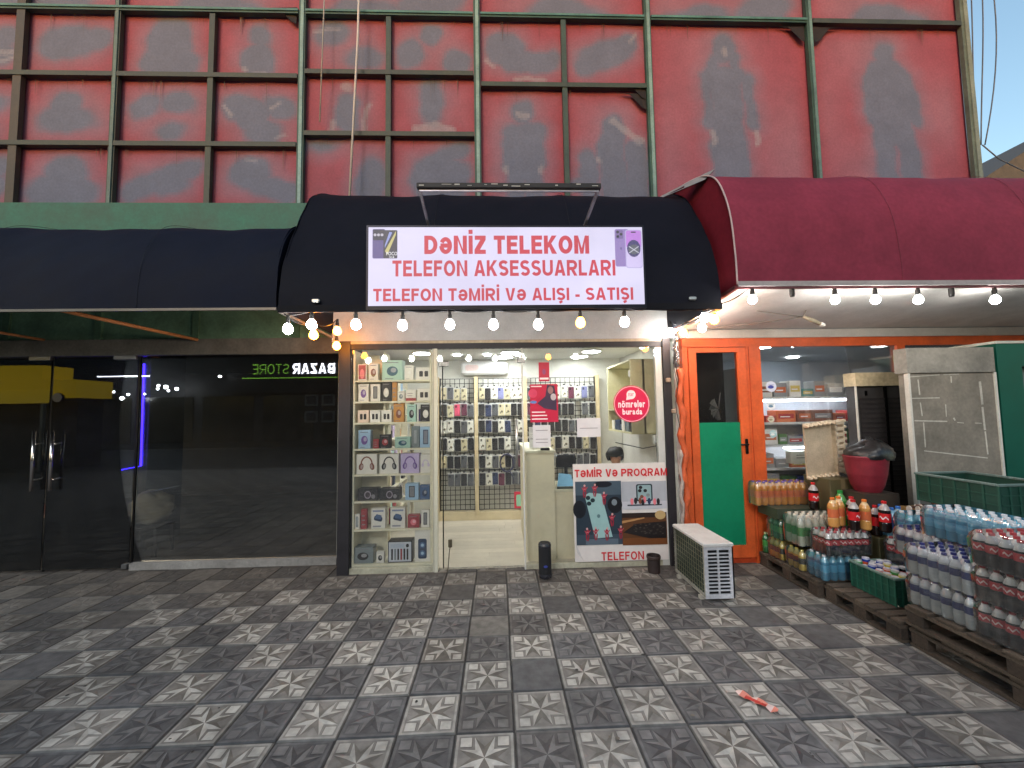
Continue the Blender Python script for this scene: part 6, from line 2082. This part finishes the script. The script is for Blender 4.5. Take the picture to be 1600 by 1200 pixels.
# ================================================================ BOTTLES AND PACKS
def bottle_proto(kind):
    K = {'cola': dict(h=.2, r=.0315, liq=S(26, 18, 18), lab=S(190, 52, 60), cap=S(168, 60, 66), clear=S(196, 194, 190)),
         'water': dict(h=.2, r=.032, liq=S(204, 206, 208), lab=S(34, 42, 104), cap=S(40, 48, 116), clear=S(226, 226, 228)),
         'bluewater': dict(h=.21, r=.034, liq=S(80, 160, 196), lab=S(90, 170, 205), cap=S(230, 230, 232), clear=S(120, 190, 214)),
         'orange': dict(h=.235, r=.033, liq=S(214, 148, 44), lab=S(214, 120, 60), cap=S(110, 80, 150), clear=S(214, 170, 110)),
         'lemon': dict(h=.27, r=.034, liq=S(196, 200, 180), lab=S(60, 130, 60), cap=S(222, 214, 196), clear=S(200, 200, 186)),
         'greenb': dict(h=.2, r=.033, liq=S(40, 90, 50), lab=S(60, 130, 60), cap=S(196, 206, 150), clear=S(60, 110, 70)),
         'yellow': dict(h=.18, r=.033, liq=S(196, 170, 70), lab=S(40, 44, 30), cap=S(214, 196, 90), clear=S(200, 180, 100)),
         'bigcola': dict(h=.255, r=.042, liq=S(24, 12, 12), lab=S(200, 22, 30), cap=S(196, 24, 32), clear=S(170, 160, 156)),
         'bigorange': dict(h=.255, r=.042, liq=S(206, 148, 80), lab=S(204, 104, 62), cap=S(232, 120, 40), clear=S(226, 190, 140)),
         'bigblue': dict(h=.255, r=.042, liq=S(110, 170, 205), lab=S(60, 100, 170), cap=S(50, 110, 190), clear=S(150, 196, 220)),
         'greenpet': dict(h=.33, r=.052, liq=S(50, 130, 50), lab=S(40, 110, 40), cap=S(40, 140, 60), clear=S(90, 150, 80))}[kind]
    h, r = K['h'], K['r']
    t = bpy.data.objects.new('bottle', None)
    m = MB()
    pr_ = [(.001, .004), (r * .8, .0), (r, .012), (r, h * .3), (r * .955, h * .32), (r * .955, h * .62), (r, h * .64), (r * .97, h * .72), (r * .72, h * .82), (r * .42, h * .9), (r * .38, h * .94)]
    L, C_ = K['liq'], K['clear']
    cols = [L, L, L, L, L, L, L, C_, C_, C_] if kind not in ('orange', 'bigorange') else [L] * 8 + [C_, C_]
    m.lathe(pr_, 12, cols=cols)
    o = m.build('bottle', CLEARB if kind in ('water', 'bluewater', 'bigblue', 'lemon') else LIQ)
    m = MB(); lw = jit(K['lab'], .0)
    lo_, hi2 = (.44, .66) if kind in ('cola', 'water') else (.33, .61)
    m.lathe([(r * .97, h * lo_), (r * 1.005, h * (lo_ + .005)), (r * 1.005, h * hi2), (r * .97, h * (hi2 + .005))], 12, cols=[lw, lw, lw])
    if kind in ('cola', 'bigcola'):   # white swash on the label
        for s_ in range(2):
            a0 = s_ * math.pi
            pts = [(r * 1.012 * math.cos(a0 + k * .22), r * 1.012 * math.sin(a0 + k * .22), h * ((lo_ + hi2) / 2 + .04 * math.sin(k * 1.6))) for k in range(8)]
            for p, q in zip(pts, pts[1:]):
                w = h * .025
                m.add([(p[0], p[1], p[2] - w), (q[0], q[1], q[2] - w), (q[0], q[1], q[2] + w), (p[0], p[1], p[2] + w)], [(0, 1, 2, 3)], S(236, 214, 212))
    lb = m.build('label', CARD, o)
    m = MB(); m.lathe([(r * .42, h * .925), (r * .44, h * .93), (r * .44, h * .995), (r * .4, h), (.001, h)], 10, cols=[K['cap']] * 4)
    cp = m.build('cap', PLAST, o)
    return o, h, r


BOT = {}


def getbot(kind, parent):
    """a copy of the bottle with its label and cap, parented to a pack"""
    if kind not in BOT:
        BOT[kind] = [bottle_proto(kind), False]
    (o, h, r), used = BOT[kind]
    if not used:
        BOT[kind][1] = True
        o.parent = parent
        return o, h, r
    c = o.copy(); COL.objects.link(c); c.parent = parent
    for ch in BOT[kind][0][0].children:
        d = ch.copy(); COL.objects.link(d); d.parent = c
    return c, h, r


def pack(kind, x0, y0, nx, ny, z0, label, cat='drinks pack', hidden_top=False, wrap=True, sx=1.0, group='shrink wrapped packs of drinks'):
    t = thing('drinks_pack', label, cat, (x0, y0, z0), group)
    if kind not in BOT:
        BOT[kind] = [bottle_proto(kind), False]
    h, r = BOT[kind][0][1], BOT[kind][0][2]
    st_ = 2 * r * 1.02
    for i in range(nx):
        for j in range(ny):
            if hidden_top and i > 0 and j > 0:
                continue
            o, _, _ = getbot(kind, t)
            o.location = (r + i * st_ + R.uniform(-.001, .001), r + j * st_ + R.uniform(-.001, .001), .001)
            o.rotation_euler = (0, 0, R.uniform(-.6, .6))
    if wrap:
        m = MB()
        W, D = nx * st_ + .004, ny * st_ + .004
        vs, fs = [], []
        # wavy shrink film: sides and shoulder
        ring = []
        n = 12
        lv = [(.004, 0), (.0, h * .45), (.0, h * .72), (.006, h * .9), (.02, h * .995)]
        for off, z in lv:
            base = []
            for a in range(4):
                for k in range(n):
                    u = k / n
                    c = [(0, 0), (W, 0), (W, D), (0, D)]
                    p, q = c[a], c[(a + 1) % 4]
                    x, y = p[0] + (q[0] - p[0]) * u, p[1] + (q[1] - p[1]) * u
                    x = min(max(x, off), W - off); y = min(max(y, off), D - off)
                    wv = .0025 * math.sin(k * 2.4 + z * 60)
                    nx_, ny_ = [(0, -1), (1, 0), (0, 1), (-1, 0)][a]
                    base.append((x + nx_ * (wv + .003) - .002, y + ny_ * (wv + .003) - .002, z + .002))
            vs += base
        N4 = 4 * n
        for l_ in range(len(lv) - 1):
            for k in range(N4):
                fs.append((l_ * N4 + k, l_ * N4 + (k + 1) % N4, (l_ + 1) * N4 + (k + 1) % N4, (l_ + 1) * N4 + k))
        m.add(vs, fs, None, True)
        w_ = m.build('shrink_wrap', WRAP, None); w_.parent = t
    return t


# back stack by the orange frame
pack('yellow', 2.66, 1.76, 3, 3, .145, 'pack of yellow drinks at the bottom by the orange frame')
pack('greenb', 2.66, 1.76, 3, 3, .335, 'pack of green bottles over the yellow pack by the orange frame')
pack('yellow', 2.89, 1.76, 3, 3, .145, 'second pack of yellow drinks, right of the one by the orange frame', hidden_top=True)
pack('greenb', 2.89, 1.76, 3, 3, .335, 'second pack of green bottles, right of the one by the orange frame', hidden_top=True)
pack('greenb', 2.64, 1.98, 5, 1, .145, 'dark row of bottles behind the yellow packs', hidden_top=True, wrap=False)
pack('lemon', 2.66, 1.5, 6, 3, .363, 'pack of clear bottles with white caps and green labels, left of the cola pack')
pack('yellow', 2.66, 1.5, 6, 3, .145, 'pack of yellow drinks under the clear bottles with white caps', hidden_top=True)
pack('orange', 2.53, 1.9, 8, 2, .64, 'pack of orange soda with violet caps, topmost beside the orange frame')
tag(box1('tray', 2.64, 3.08, 1.76, 2.06, .541, .638, S(58, 66, 52), CARD), 'flat dark tray under the orange soda pack', 'tray')
pack('bluewater', 2.69, 1.5 - .22, 5, 3, .145, 'pack of blue water bottles on the back pallet, under the small cola pack')
pack('cola', 2.72, 1.26, 6, 3, .358, 'small cola pack on top of the blue water, behind the little green crate')
# row of loose big bottles
bx = [('bigcola', 2.86, 1.86, .64, 'big cola bottle standing behind the orange ones'), ('bigorange', 3.0, 1.62, .64, 'big orange soda bottle, left one of the loose big bottles'), ('bigcola', 3.12, 1.6, .62, 'big cola bottle between the two orange ones'),
      ('bigorange', 3.22, 1.56, .57, 'big orange soda bottle, right one of the loose big bottles'), ('bigcola', 3.3, 1.48, .56, 'big cola bottle right of the orange ones'), ('bigblue', 3.44, 1.55, .56, 'big blue water bottle left of the open carton'), ('bigblue', 3.52, 1.6, .56, 'big blue water bottle touching the open carton'), ('greenpet', 3.2, 1.78, .62, 'green bottle below the white bottle tray'), ('greenpet', 3.28, 1.8, .62, 'second green bottle below the red bin')]
bx = [('bigcola', 2.98, 1.72, .64, 'big cola bottle standing right of the orange soda pack'),
      ('bigorange', 2.99, 1.44, .565, 'big orange soda bottle, left one of the loose big bottles'), ('bigcola', 3.09, 1.42, .565, 'big cola bottle between the two orange ones'),
      ('bigorange', 3.1, 1.3, .565, 'big orange soda bottle standing in front of the big cola'), ('bigcola', 3.22, 1.33, .505, 'big cola bottle right of the orange ones'),
      ('bigblue', 3.28, 1.24, .505, 'big blue water bottle left of the open carton'), ('bigblue', 3.3, 1.36, .505, 'big blue water bottle behind the other by the open carton'), ('greenpet', 3.16, 1.62, .505, 'green bottle below the red bin'),
      ('bigorange', 2.9, 1.4, .565, 'big orange soda bottle at the left end of the loose row'), ('bigcola', 3.0, 1.3, .565, 'big cola bottle in front of the left orange ones'),
      ('bigblue', 3.38, 1.28, .505, 'big blue water bottle right of the other two'), ('bigcola', 3.2, 1.22, .565, 'big cola bottle at the front right of the loose row')]
for kind, x, y, z, lab in bx:
    o, h, r = getbot(kind, None)
    o.location = (x, y, z); o.rotation_euler = (0, 0, R.uniform(0, 6)); o.name = 'bottle'
    tag(o, lab, 'bottle', 'big loose soda bottles')
# open carton with brown cans
cb = thing('open_carton', 'open brown carton with darker base, holding brown cans', 'carton', (3.45, 1.3, .3))
m = MB(S(160, 122, 74)); x0, x1, y0, y1 = 3.42, 3.66, 1.0, 1.3
for a in ((x0, x0 + .006, y0, y1), (x1 - .006, x1, y0, y1), (x0 + .006, x1 - .006, y0, y0 + .006), (x0 + .006, x1 - .006, y1 - .006, y1)): m.box(*a, .6, .76)
m.build('upper_sides', CARD, cb)
m = MB(S(110, 58, 44)); m.box(x0, x1, y0, y1, .28, .599); m.build('base_carton', CARD, cb)
for k in range(11):
    x, y, z = x0 + .04 + (k % 4) * .052 + R.uniform(-.01, .01), y0 + .05 + (k // 4) * .08, .765 + R.uniform(-.02, .03)
    m = MB(); c = jit(R.choice([S(90, 60, 44), S(130, 90, 70), S(60, 40, 34)]), .2); hi_ = S(206, 196, 186)
    m.T = Matrix.Translation((x, y, z)) @ Matrix.Rotation(R.uniform(0, 6), 4, 'Z') @ Matrix.Rotation(R.uniform(.3, 1.5), 4, 'X')
    m.lathe([(.001, -.05), (.024, -.05), (.028, -.042), (.028, .042), (.024, .05), (.02, .05), (.001, .047)], 12, cols=[hi_, hi_, c, hi_, hi_, hi_])
    tag(m.build('drink_can', GLOSSY), 'brown drink can lying in the open carton, %s of the heap' % ORD[k], 'can', 'brown cans heaped in the open carton')

# small green crate
GC = S(36, 92, 74)


def crate(name, label, x0, x1, y0, y1, z0, z1, nl, col=GC, writing=False):
    t = thing(name, label, 'crate', ((x0 + x1) / 2, (y0 + y1) / 2, z0))
    w = .012
    m = MB(col); m.box(x0 + .01, x1 - .01, y0 + .01, y1 - .01, z0, z0 + .01); m.build('base', PLAST, t)
    m = MB(lerp(col, (1, 1, 1, 1), .12))
    m.bbox(x0 - .008, x1 + .008, y0 - .008, y0 + w, z1 - .018, z1, .004); m.bbox(x0 - .008, x1 + .008, y1 - w, y1 + .008, z1 - .018, z1, .004)
    m.bbox(x0 - .008, x0 + w, y0 + w, y1 - w, z1 - .018, z1, .004); m.bbox(x1 - w, x1 + .008, y0 + w, y1 - w, z1 - .018, z1, .004)
    m.build('rim', PLAST, t)
    H = z1 - .018 - z0
    for side in range(4):
        m = MB(col)
        lo_, hi_ = (y0, y1) if side < 2 else (x0, x1)
        L = hi_ - lo_
        n = nl if L > .3 else max(3, nl - 2)
        def sb(a, b_, za, zb, d0, d1, c=None):
            if side == 0: m.box(x0 + d0, x0 + d1, a, b_, za, zb, c)
            elif side == 1: m.box(x1 - d1, x1 - d0, a, b_, za, zb, c)
            elif side == 2: m.box(a, b_, y0 + d0, y0 + d1, za, zb, c)
            else: m.box(a, b_, y1 - d1, y1 - d0, za, zb, c)
        sb(lo_ + .012, hi_ - .012, z0, z1 - .018, .004, .007, lerp(col, (0, 0, 0, 1), .3))
        for k in range(n + 1):
            a = lo_ + .0 + (L - .014) * k / n
            if side > 1 and k in (0, n): continue
            sb(a, a + .014, z0, z1 - .018, -.002, .0038)
        for f_ in (.04, .36, .68):
            sb(lo_ + .014, hi_ - .014, z0 + H * f_, z0 + H * f_ + .008, -.0035, -.0021)
        m.build('side', PLAST, t)
    if writing:
        m = MB(lerp(col, (1, 1, 1, 1), .45)); 
        vs, fs = text_geo('SAVALAN', .01)
    return t


crate('green_crate', 'small green crate full of mixed cans on the pallet', 2.86, 3.12, 1.12, 1.235, .145, .35, 6) if False else None
crate('green_crate', 'small green crate full of mixed cans on the pallet boards', 2.86, 3.12, .82, 1.21, .142, .35, 7)
cc = [('blue', S(30, 60, 150)), ('black', S(24, 24, 26)), ('red', S(190, 40, 40)), ('green', S(60, 130, 60)), ('white', S(214, 210, 206)), ('yellow', S(200, 180, 60)), ('orange', S(214, 90, 50))]
k = 0
for i in range(4):
    for j in range(6):
        c = R.choice(cc[:1] * 3 + cc) if j > 2 else R.choice(cc)
        x, y = 2.895 + i * .063, .855 + j * .062
        m = MB(); hi_ = S(190, 190, 192)
        zz = .31 + R.uniform(-.01, .03)
        lean = R.uniform(-.12, .12)
        m.T = Matrix.Translation((x, y, zz)) @ Matrix.Rotation(lean, 4, 'X') @ Matrix.Rotation(R.uniform(0, 6), 4, 'Z')
        m.lathe([(.001, -.11), (.024, -.11), (.0285, -.1), (.0285, .03), (.024, .042), (.021, .042), (.001, .038)], 12, cols=[hi_, hi_, c[1], lerp(c[1], hi_, .5), hi_, hi_, ])
        m.lathe([(.029, -.02), (.029, .012)], 12, cols=[R.choice(cc)[1]])
        tag(m.build('drink_can', GLOSSY), '%s can, row %s from the front, %s from the left, small green crate' % (c[0], ORD[j], ORD[i]), 'can', 'cans in the small green crate')

# water and cola on the doubled pallets
PZ = .284
pack('water', 2.735, .215, 4, 6, PZ, 'lower pack of clear water with dark blue labels, right of the green crate', hidden_top=True)
pack('water', 2.735, .215, 4, 6, PZ + .203, 'upper pack of clear water with dark blue labels, left of the cola')
pack('water', 3.0, .215, 4, 6, PZ + .203, 'clear water pack behind the upper front one')
pack('cola', 2.73, -.25, 4, 7, PZ, 'bottom cola pack of the three at the right edge', hidden_top=True)
pack('cola', 2.735, -.25, 4, 7, PZ + .203, 'middle cola pack of the three at the right edge', hidden_top=True)
pack('cola', 2.73, -.25, 7, 7, PZ + .406, 'top cola pack at the right edge of the photo')
pack('cola', 2.735, -.7, 4, 6, PZ, 'bottom cola pack nearest the viewer', hidden_top=True)
pack('cola', 2.73, -.7, 4, 6, PZ + .203, 'upper cola pack nearest the viewer', hidden_top=True)
tag(box1('carton', 3.28, 3.72, -.5, .58, PZ, .64, S(84, 70, 56), CARD), 'hidden brown carton carrying the blue water row', 'carton')
pack('bluewater', 3.28, -.02, 4, 8, .642, 'pack of blue water bottles with white caps under the big green crate')
pack('water', 3.14, .84, 4, 6, .145, 'clear water pack low behind the small green crate', hidden_top=True)
pack('cola', 3.14, .86, 4, 5, .348, 'cola pack behind the small green crate, below the open carton')
pack('bluewater', 3.02, .19, 4, 8, PZ + .408, 'blue water pack on the clear water, in front of the big green crate')
pack('water', 3.02, .64, 5, 5, .5, 'clear water pack with blue caps left of the big green crate')
tag(box1('carton', 3.02, 3.36, .6, .83, .145, .498, S(84, 70, 56), CARD), 'brown carton under the water left of the big green crate', 'carton')
pack('bluewater', 3.2, 1.0, 3, 2, .555, 'few blue bottles between the open carton and the big green crate')
tag(box1('carton', 3.42, 3.78, .62, .98, .145, .86, S(84, 70, 56), CARD), 'tall brown carton under the far end of the big green crate', 'carton')
crate('green_crate', 'big empty dark green crate on top of the drinks at the right', 3.33, 3.76, .5, 1.06, .862, 1.085, 6, S(30, 76, 62))

# ================================================================ SKY EDGE: cables and a far roof
m = MB(S(90, 96, 110))
for s_ in range(3):
    pts = []
    for k in range(16):
        u = k / 15
        pts.append(Vector((6.68 + .22 * s_ * math.sin(u * math.pi) + .06 * math.sin(u * 5 + s_), 3.0, 9.2 - 4.0 * u)))
    m.tube(pts, .008, 5)
m.tube([(6.68, 3, 5.2), (6.9, 3, 5.0), (7.4, 3, 4.75), (8.5, 3, 4.4)], .008, 5)
tag(m.build('hanging_cable', PLAST), 'thin cables hanging down the sky beside the billboard edge', 'cable')
up = thing('utility_pole', 'grey pole beside the far building, carrying the hanging cables', 'pole', (8.6, 3.2, 0))
m = MB(S(110, 110, 108)); m.tube([(8.6, 3.2, 0), (8.6, 3.2, 9.4)], [.11, .08], 12); m.bar((6.6, 3.0, 9.2), (8.6, 3.2, 9.2), .06); m.build('pole', DIRTY, up)
fb = thing('far_house', 'far brown stone house roof rising behind the red awning at the right edge', 'house', (36, 24, 0))
a, b_ = at(1524, 288, Y=22), at(1640, 214, Y=22)
m = MB(S(84, 78, 70)); m.box(a.x, a.x + 26, 23, 34, 0, a.z - .3); m.build('wall', DIRTY, fb)
m = MB(S(116, 104, 88))
x0, z0, x1, z1 = a.x - .6, a.z - .35, b_.x + 3, b_.z + 2.0
m.add([(x0, 22, z0), (x1, 22, z1), (x1 + 8, 22, z0), (x0, 34, z0), (x1, 34, z1), (x1 + 8, 34, z0)], [(0, 1, 4, 3), (1, 2, 5, 4), (0, 2, 1), (3, 4, 5), (0, 3, 5, 2)], S(84, 76, 66))
for k in range(0):
    u = R.random(); s_ = R.uniform(0, 1)
    x = x0 + (x1 - x0) * u; z = z0 + (z1 - z0) * u * s_
    m.box(x, x + R.uniform(.3, .9), 21.93, 21.98, z, z + .22, jit(S(124, 112, 94), .3))
m.build('roof', DIRTY, fb)
